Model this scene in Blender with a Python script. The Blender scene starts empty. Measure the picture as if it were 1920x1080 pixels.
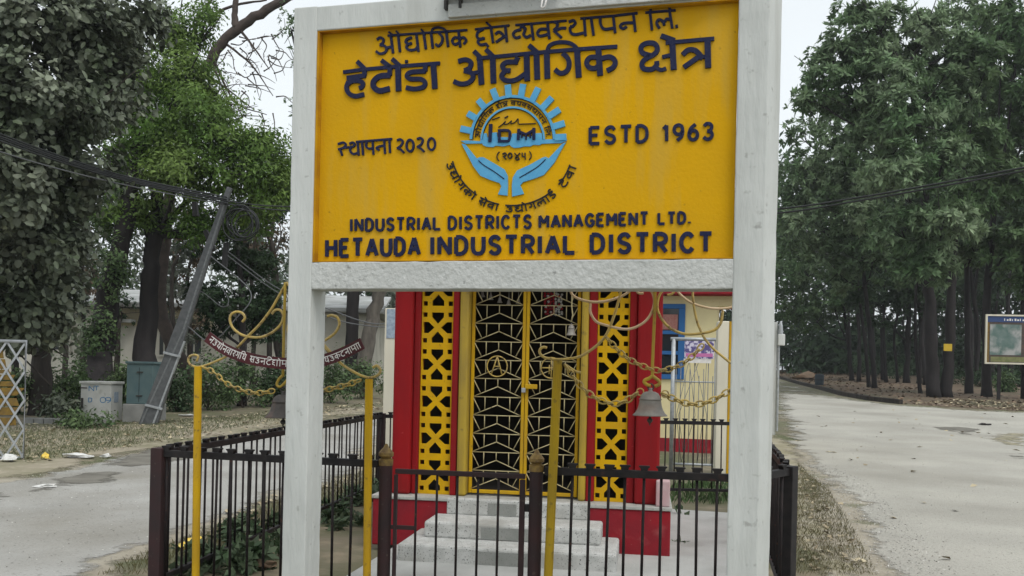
import bpy, bmesh, math, random
import numpy as np
from mathutils import Vector, Matrix
from mathutils.geometry import delaunay_2d_cdt

# ------------------------------------------------------------------ camera, sky, sun, exposure
scn = bpy.context.scene
COL = scn.collection
F = 1700.0          # focal length in photo pixels (photo 1920 wide)
CX, CY = 960.0, 695.0   # optical centre in the photo (the photo is cropped from below)
H = 1.55            # eye height
ROLL = math.radians(1.3)
cam_d = bpy.data.cameras.new('camera'); cam = bpy.data.objects.new('camera', cam_d); COL.objects.link(cam)
cam_d.sensor_width = 36.0; cam_d.lens = 36.0*F/1920.0
cam_d.shift_y = (CY-540.0)/1920.0
cam_d.clip_start = 0.05; cam_d.clip_end = 3000
cam.matrix_world = Matrix.Translation((0, 0, H)) @ Matrix.Rotation(math.radians(90), 4, 'X') @ Matrix.Rotation(ROLL, 4, 'Z')
scn.camera = cam

SUN_EL, SUN_AZ = math.radians(58), math.radians(148)   # azimuth clockwise from +Y: high, behind the camera and a little to the right
world = bpy.data.worlds.new('World'); scn.world = world; world.use_nodes = True
wn = world.node_tree; wn.nodes.clear()
w_out = wn.nodes.new('ShaderNodeOutputWorld'); w_bg = wn.nodes.new('ShaderNodeBackground')
w_sky = wn.nodes.new('ShaderNodeTexSky'); w_sky.sky_type = 'NISHITA'; w_sky.sun_disc = False
w_sky.sun_elevation = SUN_EL; w_sky.sun_rotation = SUN_AZ
w_sky.air_density = 1.0; w_sky.dust_density = 4.0; w_sky.ozone_density = 1.0
w_hs = wn.nodes.new('ShaderNodeHueSaturation'); w_hs.inputs['Saturation'].default_value = 0.22
w_mix = wn.nodes.new('ShaderNodeMix'); w_mix.data_type = 'RGBA'; w_mix.inputs[0].default_value = 0.72
w_mix.inputs[7].default_value = (6.5, 6.95, 7.2, 1)     # an even overcast veil over the clear sky
wn.links.new(w_sky.outputs[0], w_hs.inputs['Color']); wn.links.new(w_hs.outputs[0], w_mix.inputs[6])
w_tc = wn.nodes.new('ShaderNodeTexCoord'); w_no = wn.nodes.new('ShaderNodeTexNoise'); w_no.inputs['Scale'].default_value = 2.4; w_no.inputs['Detail'].default_value = 5
w_mr = wn.nodes.new('ShaderNodeMapRange'); w_mr.inputs[1].default_value = .3; w_mr.inputs[2].default_value = .7; w_mr.inputs[3].default_value = .90; w_mr.inputs[4].default_value = 1.05
w_mu = wn.nodes.new('ShaderNodeVectorMath'); w_mu.operation = 'SCALE'       # faint cloud tone
wn.links.new(w_tc.outputs['Generated'], w_no.inputs['Vector']); wn.links.new(w_no.outputs[0], w_mr.inputs[0])
wn.links.new(w_mix.outputs[2], w_mu.inputs[0]); wn.links.new(w_mr.outputs[0], w_mu.inputs['Scale']); wn.links.new(w_mu.outputs[0], w_bg.inputs['Color']); w_bg.inputs['Strength'].default_value = 0.12
wn.links.new(w_bg.outputs[0], w_out.inputs['Surface'])
sun_d = bpy.data.lights.new('sun', 'SUN'); sun = bpy.data.objects.new('sun', sun_d); COL.objects.link(sun)
sun_d.energy = 1.1; sun_d.angle = math.radians(25); sun_d.color = (1.0, 0.96, 0.9)
sdir = Vector((math.sin(SUN_AZ)*math.cos(SUN_EL), math.cos(SUN_AZ)*math.cos(SUN_EL), math.sin(SUN_EL)))
sun.rotation_euler = sdir.to_track_quat('Z', 'Y').to_euler(); sun.location = sdir*50
scn.view_settings.view_transform = 'Standard'; scn.view_settings.look = 'None'
scn.view_settings.exposure = 0.48; scn.view_settings.gamma = 1.0
scn.cycles.max_bounces = 6; scn.cycles.diffuse_bounces = 3; scn.cycles.transmission_bounces = 4
scn.cycles.transparent_max_bounces = 12

# ------------------------------------------------------------------ photo pixel -> world
CR, SR = math.cos(ROLL), math.sin(ROLL)
def ray(px, py):
    u, v = px-CX, -(py-CY)
    return Vector(((u*CR - v*SR)/F, 1.0, (u*SR + v*CR)/F))
ORG = Vector((0, 0, H))
def P(px, py, d): return ORG + ray(px, py)*d
def terrain(y):
    if y < 14: return 0.0
    if y < 40: return 0.03*(y-14) - 0.1*(1-math.exp(-(y-14)/6.0))*math.exp(-(y-14)/9.0)
    if y < 110: return 0.78 + 0.0225*(y-40)
    return 2.355
def G(px, py, up=0.0):
    r = ray(px, py); d = 1.0
    while d < 200:
        if H + r.z*d <= terrain(d)+up: break
        d *= 1.01
    lo, hi = d/1.01, d
    for _ in range(25):
        m = (lo+hi)/2
        if H + r.z*m <= terrain(m)+up: hi = m
        else: lo = m
    return ORG + r*hi
class Plane:
    """vertical plane through a point, with a horizontal direction; local coords (u along, w up, n towards the camera)"""
    def __init__(s, org, ang):
        s.o = Vector(org); s.u = Vector((math.cos(ang), -math.sin(ang), 0)); s.n = Vector((-math.sin(ang), -math.cos(ang), 0)); s.w = Vector((0, 0, 1))
    def hit(s, px, py, off=0.0):
        r = ray(px, py); o = s.o + s.n*off
        t = (o-ORG).dot(s.n)/r.dot(s.n)
        return ORG + r*t
    def uw(s, px, py, off=0.0):
        p = s.hit(px, py, off) - s.o
        return p.dot(s.u), p.z
    def at(s, u, w, n=0.0): return s.o + s.u*u + s.w*w + s.n*n

# ------------------------------------------------------------------ materials
def mat(name, c1, c2=None, scale=6.0, rough=0.8, metal=0.0, bump=0.0, bscale=40.0, c3=None, s3=1.5, t3=(0.5, 0.7),
        stretch=None, spec=0.3, island=0.0, detail=6.0, contrast=(0.35, 0.65), c4=None, s4=30.0, t4=(.6, .7), st4=None):
    m = bpy.data.materials.new(name); m.use_nodes = True
    nt = m.node_tree; b = nt.nodes['Principled BSDF']
    b.inputs['Roughness'].default_value = rough; b.inputs['Metallic'].default_value = metal
    b.inputs['Specular IOR Level'].default_value = spec
    tc = nt.nodes.new('ShaderNodeNewGeometry')
    src = tc.outputs['Position']
    def mapped(st):
        mp = nt.nodes.new('ShaderNodeMapping'); mp.inputs['Scale'].default_value = st
        nt.links.new(src, mp.inputs[0]); return mp.outputs[0]
    vec = mapped(stretch) if stretch else src
    def mix(a, bcol, fac):
        x = nt.nodes.new('ShaderNodeMix'); x.data_type = 'RGBA'
        for sock, val in ((x.inputs[6], a), (x.inputs[7], bcol)):
            if isinstance(val, tuple): sock.default_value = val + (1,)
            else: nt.links.new(val, sock)
        nt.links.new(fac, x.inputs[0]); return x.outputs[2]
    def noise(sc, lo, hi, v=None, det=detail):
        n = nt.nodes.new('ShaderNodeTexNoise'); n.inputs['Scale'].default_value = sc; n.inputs['Detail'].default_value = det
        nt.links.new(v if v is not None else vec, n.inputs['Vector'])
        r = nt.nodes.new('ShaderNodeMapRange'); r.inputs[1].default_value = lo; r.inputs[2].default_value = hi
        nt.links.new(n.outputs[0], r.inputs[0]); return r.outputs[0]
    col = c1
    if c2: col = mix(c1, c2, noise(scale, *contrast))
    if c3: col = mix(col, c3, noise(s3, *t3, v=src))
    if c4: col = mix(col, c4, noise(s4, *t4, v=mapped(st4) if st4 else src))
    if island:
        hs = nt.nodes.new('ShaderNodeHueSaturation')
        r = nt.nodes.new('ShaderNodeMapRange'); r.inputs[3].default_value = 1-island; r.inputs[4].default_value = 1+island
        nt.links.new(tc.outputs['Random Per Island'], r.inputs[0]); nt.links.new(r.outputs[0], hs.inputs['Value'])
        if isinstance(col, tuple): hs.inputs['Color'].default_value = col + (1,)
        else: nt.links.new(col, hs.inputs['Color'])
        col = hs.outputs[0]
    if isinstance(col, tuple): b.inputs['Base Color'].default_value = col + (1,)
    else: nt.links.new(col, b.inputs['Base Color'])
    if bump:
        bp = nt.nodes.new('ShaderNodeBump'); bp.inputs['Strength'].default_value = bump; bp.inputs['Distance'].default_value = 0.02
        nn = nt.nodes.new('ShaderNodeTexNoise'); nn.inputs['Scale'].default_value = bscale; nn.inputs['Detail'].default_value = 5
        nt.links.new(vec, nn.inputs['Vector']); nt.links.new(nn.outputs[0], bp.inputs['Height']); nt.links.new(bp.outputs[0], b.inputs['Normal'])
    return m
def leaf_mat(name, c1, c2, scale=0.8, island=0.35, trans=0.3, rough=0.6):
    m = mat(name, c1, c2, scale=scale, rough=rough, island=island, spec=0.25, detail=3)
    nt = m.node_tree; b = nt.nodes['Principled BSDF']; out = nt.nodes['Material Output']
    tr = nt.nodes.new('ShaderNodeBsdfTranslucent'); ms = nt.nodes.new('ShaderNodeMixShader'); ms.inputs[0].default_value = trans
    lk = b.inputs['Base Color'].links
    if lk: nt.links.new(lk[0].from_socket, tr.inputs['Color'])
    nt.links.new(b.outputs[0], ms.inputs[1]); nt.links.new(tr.outputs[0], ms.inputs[2]); nt.links.new(ms.outputs[0], out.inputs['Surface'])
    return m
M = {}
M['white_paint'] = mat('white_paint', (.56, .578, .562), (.46, .476, .46), scale=4, stretch=(1, 1, .2), c3=(.34, .345, .33), s3=22, t3=(.64, .74), bump=.4, bscale=30, rough=.9, spec=.12, c4=(.40, .405, .38), s4=5, t4=(.60, .82), st4=(1.4, 1.4, .10))
M['beam_paint'] = mat('beam_paint', (.52, .53, .515), (.45, .46, .445), scale=5, contrast=(.3, .75), c3=(.24, .245, .235), s3=30, t3=(.64, .76), bump=.5, bscale=34, rough=.92, spec=.15, c4=(.62, .63, .62), s4=55, t4=(.66, .72))
M['sign_yellow'] = mat('sign_yellow', (.64, .345, .002), (.55, .305, .008), scale=1.6, c3=(.36, .20, .010), s3=30, t3=(.69, .76), bump=.12, bscale=55, rough=.75, spec=.10, c4=(.50, .32, .05), s4=9, t4=(.52, .80), st4=(1, 1, .12))
M['reveal_shaded'] = mat('reveal_shaded', (.52, .27, .006), (.36, .17, .010), scale=9, rough=.75, spec=.1)
M['navy'] = mat('navy', (.007, .011, .045), (.012, .016, .052), scale=20, rough=.6, spec=.2, c3=(.03, .035, .08), s3=60, t3=(.62, .75), bump=.2, bscale=60)
M['sky_blue'] = mat('sky_blue', (.075, .31, .55), (.10, .36, .58), scale=22, rough=.5)
M['red_paint'] = mat('red_paint', (.27, .008, .010), (.20, .008, .011), scale=4, stretch=(1, 1, .25), c3=(.34, .045, .045), s3=34, t3=(.68, .76), rough=.6, bump=.2, bscale=24, spec=.15, c4=(.16, .012, .012), s4=6, t4=(.55, .8), st4=(1, 1, .15))
M['red_dull'] = mat('red_dull', (.26, .016, .024), (.20, .018, .026), scale=5, c3=(.32, .09, .09), s3=6, t3=(.60, .85), rough=.8, bump=.25, bscale=20, spec=.12, c4=(.30, .14, .13), s4=40, t4=(.70, .77))
M['lattice_yellow'] = mat('lattice_yellow', (.60, .35, .004), (.50, .29, .01), scale=6, rough=.7, spec=.12, c3=(.30, .18, .02), s3=28, t3=(.66, .76), bump=.15, bscale=40)
M['pole_yellow'] = mat('pole_yellow', (.55, .33, .006), (.42, .25, .015), scale=7, stretch=(1, 1, .4), c3=(.15, .10, .03), s3=22, t3=(.64, .74), rough=.6, spec=.2)
M['old_yellow'] = mat('old_yellow', (.42, .29, .03), (.30, .21, .04), scale=8, stretch=(1, 1, .3), c3=(.12, .09, .04), s3=14, t3=(.60, .76), rough=.6)
M['grille'] = mat('grille', (.46, .40, .23), (.36, .31, .17), scale=20, rough=.6, c3=(.20, .15, .08), s3=26, t3=(.6, .75))
M['gold_iron'] = mat('gold_iron', (.48, .34, .08), (.36, .27, .10), scale=16, rough=.5, spec=.4, c3=(.12, .075, .035), s3=34, t3=(.56, .70))
M['pale_iron'] = mat('pale_iron', (.62, .48, .34), (.50, .37, .22), scale=14, rough=.45)
M['pole_stained'] = mat('pole_stained', (.40, .265, .012), (.30, .20, .02), scale=7, stretch=(1, 1, .3), c3=(.12, .09, .03), s3=20, t3=(.58, .74), rough=.65, spec=.15)
M['maroon'] = mat('maroon', (.075, .010, .014), (.055, .012, .014), scale=10, rough=.55)
M['white_letter'] = mat('white_letter', (.72, .70, .68), (.62, .60, .58), scale=20, rough=.6)
M['black_iron'] = mat('black_iron', (.014, .013, .014), (.024, .021, .021), scale=18, rough=.55, spec=.18, c3=(.055, .025, .022), s3=9, t3=(.62, .72))
M['bar_iron'] = mat('bar_iron', (.014, .012, .013), (.026, .020, .020), scale=12, rough=.6, spec=.15, c3=(.06, .03, .022), s3=20, t3=(.64, .72))
M['brown_iron'] = mat('brown_iron', (.042, .022, .023), (.028, .021, .022), scale=6, rough=.6, spec=.18, c3=(.07, .05, .045), s3=24, t3=(.64, .74))
M['finial_gold'] = mat('finial_gold', (.26, .17, .05), (.13, .085, .04), scale=30, rough=.5, metal=.3)
M['bell_metal'] = mat('bell_metal', (.26, .245, .22), (.17, .16, .145), scale=14, rough=.55, metal=.15, c3=(.27, .20, .165), s3=6, t3=(.56, .76), bump=.15, spec=.3)
M['bell_shaded'] = mat('bell_shaded', (.085, .075, .068), (.055, .05, .046), scale=12, rough=.55, metal=.15, c3=(.13, .085, .07), s3=7, t3=(.54, .7), bump=.15, spec=.25)  # bell metal with the left bell's shade put into its colour
M['dark_metal'] = mat('dark_metal', (.03, .03, .03), (.05, .045, .04), scale=20, rough=.5)
M['terrazzo'] = mat('terrazzo', (.40, .405, .39), (.50, .505, .49), scale=14, c3=(.09, .095, .09), s3=85, t3=(.60, .67), rough=.75, detail=3, spec=.15, c4=(.30, .295, .27), s4=2.5, t4=(.5, .75))
M['terrazzo_grey'] = mat('terrazzo_grey', (.21, .22, .205), (.26, .265, .25), scale=10, c3=(.13, .13, .12), s3=110, t3=(.60, .68), rough=.75)
M['ledge'] = mat('ledge', (.40, .40, .375), (.31, .31, .29), scale=14, c3=(.2, .2, .18), s3=60, t3=(.6, .7), rough=.8)
M['interior_shade'] = mat('interior_shade', (.05, .045, .04), (.03, .028, .025), scale=4, rough=.9)  # near-black colour standing in for the unlit inside of the shrine
M['concrete'] = mat('concrete', (.40, .405, .39), (.33, .335, .32), scale=3, c3=(.24, .24, .22), s3=1.1, t3=(.55, .72), bump=.3, bscale=60, rough=.9)
M['old_concrete'] = mat('old_concrete', (.27, .27, .255), (.20, .20, .19), scale=4, bump=.3, rough=.9)
M['cream'] = mat('cream', (.66, .58, .33), (.60, .52, .30), scale=3, rough=.85)
M['cream_pale'] = mat('cream_pale', (.66, .62, .50), (.58, .55, .45), scale=4, stretch=(1, 1, .3), rough=.85)
M['window_blue'] = mat('window_blue', (.018, .095, .26), (.022, .11, .29), scale=8, rough=.6)
M['glass_dark'] = mat('glass_dark', (.02, .025, .03), rough=.08, spec=.6)
M['roof_reflection'] = mat('roof_reflection', (.28, .10, .085), (.34, .17, .14), scale=30, rough=.3)
M['paper_blue'] = mat('paper_blue', (.33, .40, .47), (.22, .27, .34), scale=28, rough=.8)
M['steel'] = mat('steel', (.40, .42, .44), (.30, .32, .33), scale=16, rough=.45, metal=.4)
M['steel_dark'] = mat('steel_dark', (.20, .21, .22), (.14, .15, .15), scale=16, rough=.5, metal=.3)
M['pole_grey'] = mat('pole_grey', (.12, .125, .13), (.085, .09, .095), scale=10, rough=.5, metal=.3)
M['cable'] = mat('cable', (.022, .024, .025), rough=.6)
M['cable_grey'] = mat('cable_grey', (.10, .105, .11), rough=.6)
M['cabinet_green'] = mat('cabinet_green', (.075, .125, .135), (.095, .145, .15), scale=4, c3=(.05, .08, .085), s3=5, t3=(.6, .8), rough=.6)
M['cabinet_white'] = mat('cabinet_white', (.52, .525, .50), (.43, .435, .41), scale=4, c3=(.26, .26, .22), s3=5, t3=(.60, .78), rough=.85)
M['paint_blue'] = mat('paint_blue', (.06, .17, .33), (.10, .22, .36), scale=20, rough=.7)
M['ornament'] = mat('ornament', (.20, .125, .022), (.13, .085, .03), scale=18, rough=.8)
M['house_wall'] = mat('house_wall', (.50, .48, .42), (.40, .385, .33), scale=1.3, c3=(.26, .26, .22), s3=.9, t3=(.55, .75), rough=.9)
M['house_cream'] = mat('house_cream', (.46, .40, .27), (.40, .35, .24), scale=1.5, rough=.9)
M['house_roof'] = mat('house_roof', (.42, .43, .43), (.30, .31, .30), scale=1.2, c3=(.18, .18, .17), s3=.8, t3=(.55, .7), rough=.9)
M['window_dark'] = mat('window_dark', (.02, .022, .024), (.035, .04, .04), scale=3, rough=.3)
M['bark'] = mat('bark', (.050, .042, .036), (.026, .022, .020), scale=7, stretch=(1, 1, .25), bump=.8, bscale=16, rough=.95)
M['bark_pale'] = mat('bark_pale', (.15, .135, .115), (.085, .075, .065), scale=6, stretch=(1, 1, .3), bump=.6, bscale=14, rough=.95)
M['bark_dark'] = mat('bark_dark', (.030, .026, .026), (.018, .016, .017), scale=5, stretch=(1, 1, .25), bump=.8, bscale=12, rough=.95)
M['twig'] = mat('twig', (.075, .058, .050), (.05, .04, .036), scale=6, rough=.9)
M['leaf_dusty'] = leaf_mat('leaf_dusty', (.060, .080, .045), (.150, .170, .122), scale=1.1, island=.45, trans=.12, rough=.45)
M['leaf_bright'] = leaf_mat('leaf_bright', (.072, .145, .024), (.145, .22, .052), scale=.7, island=.35, trans=.35)
M['leaf_mid'] = leaf_mat('leaf_mid', (.064, .122, .046), (.125, .185, .085), scale=.5, island=.35, trans=.33)
M['leaf_grey'] = leaf_mat('leaf_grey', (.096, .168, .072), (.215, .285, .165), scale=.45, island=.45, trans=.32)
M['leaf_deep'] = leaf_mat('leaf_deep', (.026, .054, .024), (.05, .085, .038), scale=.5, island=.35, trans=.2)
M['leaf_far'] = leaf_mat('leaf_far', (.075, .095, .07), (.12, .135, .105), scale=.3, island=.3, trans=.15)
M['leaf_brown'] = leaf_mat('leaf_brown', (.13, .095, .06), (.09, .065, .045), scale=1, island=.4, trans=.2)
M['leaf_shrub'] = leaf_mat('leaf_shrub', (.060, .105, .040), (.105, .155, .065), scale=1.2, island=.4, trans=.2)
M['weed'] = leaf_mat('weed', (.05, .085, .04), (.09, .12, .07), scale=5, island=.4, trans=.2)
M['litter'] = leaf_mat('litter', (.40, .35, .24), (.26, .21, .135), scale=2.5, island=.5, trans=.0)
M['litter_brown'] = leaf_mat('litter_brown', (.17, .115, .075), (.11, .08, .055), scale=1.5, island=.5, trans=.0)
M['grass'] = leaf_mat('grass', (.11, .105, .050), (.185, .165, .095), scale=1.3, island=.4, trans=.15)
M['rag'] = mat('rag', (.66, .66, .64), (.5, .5, .48), scale=20, rough=.9)
M['yellow_cloth'] = mat('yellow_cloth', (.72, .48, .06), (.68, .55, .16), scale=20, rough=.9)
M['red_cloth'] = mat('red_cloth', (.45, .06, .04), rough=.9)
M['sign_small'] = mat('sign_small', (.55, .38, .03), (.48, .32, .03), scale=14, rough=.7)
M['bin_blue'] = mat('bin_blue', (.03, .045, .06), (.05, .06, .07), scale=8, rough=.6)
M['black'] = mat('black', (.015, .015, .016), rough=.7)
M['lamp_grey'] = mat('lamp_grey', (.36, .365, .355), (.27, .275, .27), scale=9, rough=.8)
M['lamp_brown'] = mat('lamp_brown', (.10, .07, .055), (.06, .05, .045), scale=9, rough=.7)

# ------------------------------------------------------------------ mesh helpers
def kids(o): return list(o.children)
def tag(o, label=None, cat=None, group=None, kind=None):
    if label: o['label'] = label
    if cat: o['category'] = cat
    if group: o['group'] = group
    if kind: o['kind'] = kind
    return o
def thing(name, label, cat, loc, group=None):
    o = bpy.data.objects.new(name, None); COL.objects.link(o); o.location = Vector(loc); o.empty_display_size = .2
    return tag(o, label, cat, group)
def root_loc(parent):
    v = Vector((0, 0, 0))
    while parent is not None: v += parent.location; parent = parent.parent
    return v
class MB:
    def __init__(s): s.v = []; s.f = []
    def add(s, vs, fs):
        b = len(s.v); s.v += [tuple(v) for v in vs]; s.f += [tuple(i+b for i in f) for f in fs]; return s
    def box(s, c, hx, hy, hz, ux=None, uy=None, uz=None):
        ux = Vector(ux) if ux else Vector((1, 0, 0)); uz = Vector(uz) if uz else Vector((0, 0, 1)); uy = Vector(uy) if uy else uz.cross(ux)
        c = Vector(c); vs = [c + ux*(hx*a) + uy*(hy*b) + uz*(hz*d) for a in (-1, 1) for b in (-1, 1) for d in (-1, 1)]
        return s.add(vs, [(0, 1, 3, 2), (4, 6, 7, 5), (0, 4, 5, 1), (2, 3, 7, 6), (0, 2, 6, 4), (1, 5, 7, 3)])
    def pbox(s, pl, u0, u1, w0, w1, n0, n1):
        return s.box(pl.at((u0+u1)/2, (w0+w1)/2, (n0+n1)/2), abs(u1-u0)/2, abs(n1-n0)/2, abs(w1-w0)/2, pl.u, -pl.n, pl.w)
    def tube(s, pts, r, n=8, caps=True):
        pts = [Vector(p) for p in pts]; k = len(pts)
        if not isinstance(r, (list, tuple)): r = [r]*k
        rings = []; ref = None
        for i, p in enumerate(pts):
            t = (pts[min(i+1, k-1)] - pts[max(i-1, 0)])
            if t.length < 1e-9: t = Vector((0, 0, 1))
            t.normalize()
            if ref is None:
                ref = Vector((0, 0, 1)) if abs(t.z) < .9 else Vector((1, 0, 0))
            a = (ref - t*ref.dot(t))
            if a.length < 1e-6: a = t.orthogonal()
            a.normalize(); b = t.cross(a); ref = a
            rings.append([p + (a*math.cos(2*math.pi*j/n) + b*math.sin(2*math.pi*j/n))*r[i] for j in range(n)])
        vs = [q for ring in rings for q in ring]
        fs = [(i*n+j, i*n+(j+1) % n, (i+1)*n+(j+1) % n, (i+1)*n+j) for i in range(k-1) for j in range(n)]
        if caps: fs += [tuple(range(n-1, -1, -1)), tuple((k-1)*n+j for j in range(n))]
        return s.add(vs, fs)
    def lathe(s, c, prof, n=20):
        c = Vector(c); vs = []; fs = []; k = len(prof)
        for r, z in prof:
            for j in range(n):
                a = 2*math.pi*j/n; vs.append(c + Vector((r*math.cos(a), r*math.sin(a), z)))
        for i in range(k-1):
            for j in range(n): fs.append((i*n+j, i*n+(j+1) % n, (i+1)*n+(j+1) % n, (i+1)*n+j))
        fs += [tuple(range(n-1, -1, -1)), tuple((k-1)*n+j for j in range(n))]
        return s.add(vs, fs)
    def prism(s, poly, vec):
        """closed solid from a planar polygon of points and an extrusion vector"""
        k = len(poly); vec = Vector(vec); vs = [Vector(p) for p in poly] + [Vector(p)+vec for p in poly]
        fs = [tuple(range(k)), tuple(range(2*k-1, k-1, -1))] + [(i, i+k, (i+1) % k+k, (i+1) % k) for i in range(k)]
        return s.add(vs, fs)
    def rough_prism(s, poly, vec, n, amp, seed, chip=.10):
        """prism cut into n slices whose corners wander a little, with a few chipped spots"""
        rg = random.Random(seed); k = len(poly); vec = Vector(vec); c = sum((Vector(p) for p in poly), Vector())/k; vs = []
        for i in range(n+1):
            for p in poly:
                p = Vector(p); inw = (c-p).normalized(); a = rg.gauss(0, amp) + (rg.uniform(2, 5)*amp if rg.random() < chip else 0)
                vs.append(p + vec*(i/n) + inw*max(-amp, a))
        fs = [(i*k+j, i*k+(j+1) % k, (i+1)*k+(j+1) % k, (i+1)*k+j) for i in range(n) for j in range(k)] + [tuple(range(k-1, -1, -1)), tuple(n*k+j for j in range(k))]
        return s.add(vs, fs)
    def ribbon(s, pts, w, nrm, h0, h1, closed=False):
        """raised stroke of width w lying on a plane with normal nrm, between heights h0 and h1"""
        pts = [Vector(p) for p in pts]; nrm = Vector(nrm); k = len(pts)
        L = []; R = []
        for i, p in enumerate(pts):
            a = pts[(i-1) % k] if (i or closed) else None; b = pts[(i+1) % k] if (i < k-1 or closed) else None
            d0 = (p-a).normalized() if a is not None and (p-a).length > 1e-9 else None
            d1 = (b-p).normalized() if b is not None and (b-p).length > 1e-9 else None
            if d0 is None: d0 = d1
            if d1 is None: d1 = d0
            s0 = nrm.cross(d0); s1 = nrm.cross(d1); m = s0+s1
            if m.length < .3: m = s0
            m.normalize(); q = m/max(.5, m.dot(s0))
            L.append(p + q*w/2); R.append(p - q*w/2)
        vs = []
        for l, r in zip(L, R): vs += [l+nrm*h0, r+nrm*h0, r+nrm*h1, l+nrm*h1]
        fs = []
        rng = range(k if closed else k-1)
        for i in rng:
            a, b = 4*i, 4*((i+1) % k)
            for j in range(4): fs.append((a+j, a+(j+1) % 4, b+(j+1) % 4, b+j))
        if not closed: fs += [(3, 2, 1, 0), tuple(4*(k-1)+j for j in range(4))]
        return s.add(vs, fs)
    def mesh(s, name, off=Vector((0, 0, 0)), smooth=False):
        me = bpy.data.meshes.new(name); o = tuple(off)
        me.from_pydata([(v[0]-o[0], v[1]-o[1], v[2]-o[2]) for v in s.v], [], s.f); me.update()
        bm = bmesh.new(); bm.from_mesh(me); bmesh.ops.recalc_face_normals(bm, faces=bm.faces); bm.to_mesh(me); bm.free()
        if smooth: me.polygons.foreach_set('use_smooth', [True]*len(me.polygons))
        return me
    def build(s, name, m, parent=None, smooth=False, bevel=0.0, label=None, auto=False):
        off = root_loc(parent)
        me = s.mesh(name, off, smooth); me.materials.append(m if not isinstance(m, str) else M[m])
        o = bpy.data.objects.new(name, me); COL.objects.link(o)
        if parent is not None: o.parent = parent
        if bevel:
            b = o.modifiers.new('bevel', 'BEVEL'); b.width = bevel; b.segments = 2; b.limit_method = 'ANGLE'
        if label: o['label'] = label
        return o
def solo(mb, name, m, label, cat, group=None, smooth=False, bevel=0.0, kind=None):
    """a one-mesh thing with its origin at its own base"""
    xs = np.array(mb.v); c = Vector(((xs[:, 0].min()+xs[:, 0].max())/2, (xs[:, 1].min()+xs[:, 1].max())/2, xs[:, 2].min()))
    me = mb.mesh(name, c, smooth); me.materials.append(M[m] if isinstance(m, str) else m)
    o = bpy.data.objects.new(name, me); COL.objects.link(o); o.location = c
    if bevel:
        b = o.modifiers.new('bevel', 'BEVEL'); b.width = bevel; b.segments = 2; b.limit_method = 'ANGLE'
    return tag(o, label, cat, group, kind)
def copy_tree(o, parent=None):
    c = o.copy(); COL.objects.link(c); c.parent = parent
    for ch in kids(o): copy_tree(ch, c)
    return c
def smooth_pts(pts, n=5, closed=False):
    """Catmull-Rom through points (tuples of any dimension)"""
    k = len(pts); out = []
    P_ = [np.array(p, float) for p in pts]
    rng = range(k if closed else k-1)
    for i in rng:
        p1, p2 = P_[i], P_[(i+1) % k]
        p0 = P_[i-1] if (i > 0 or closed) else 2*p1-p2
        p3 = P_[(i+2) % k] if (i+2 < k or closed) else 2*p2-p1
        for j in range(n):
            t = j/n
            out.append(.5*((2*p1) + (-p0+p2)*t + (2*p0-5*p1+4*p2-p3)*t*t + (-p0+3*p1-3*p2+p3)*t**3))
    if not closed: out.append(P_[-1])
    return [tuple(o) for o in out]
def fill2d(name, outer, holes, thick, to_world, m, parent=None):
    """solid plate with holes: 2D curve fill turned into a mesh, then placed with to_world(u, w, n)"""
    cu = bpy.data.curves.new(name, 'CURVE'); cu.dimensions = '2D'; cu.fill_mode = 'BOTH'; cu.extrude = thick/2
    for poly in [outer]+holes:
        sp = cu.splines.new('POLY'); sp.points.add(len(poly)-1); sp.use_cyclic_u = True
        for i, (a, b) in enumerate(poly): sp.points[i].co = (a, b, 0, 1)
    ob = bpy.data.objects.new(name, cu); COL.objects.link(ob)
    dg = bpy.context.evaluated_depsgraph_get(); dg.update()
    me = bpy.data.meshes.new_from_object(ob.evaluated_get(dg)); bpy.data.objects.remove(ob); bpy.data.curves.remove(cu)
    off = root_loc(parent)
    for v in me.vertices: v.co = to_world(v.co.x, v.co.y, v.co.z) - off
    me.materials.clear(); me.materials.append(M[m]); me.name = name
    o = bpy.data.objects.new(name, me); COL.objects.link(o); o.parent = parent
    return o
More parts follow.
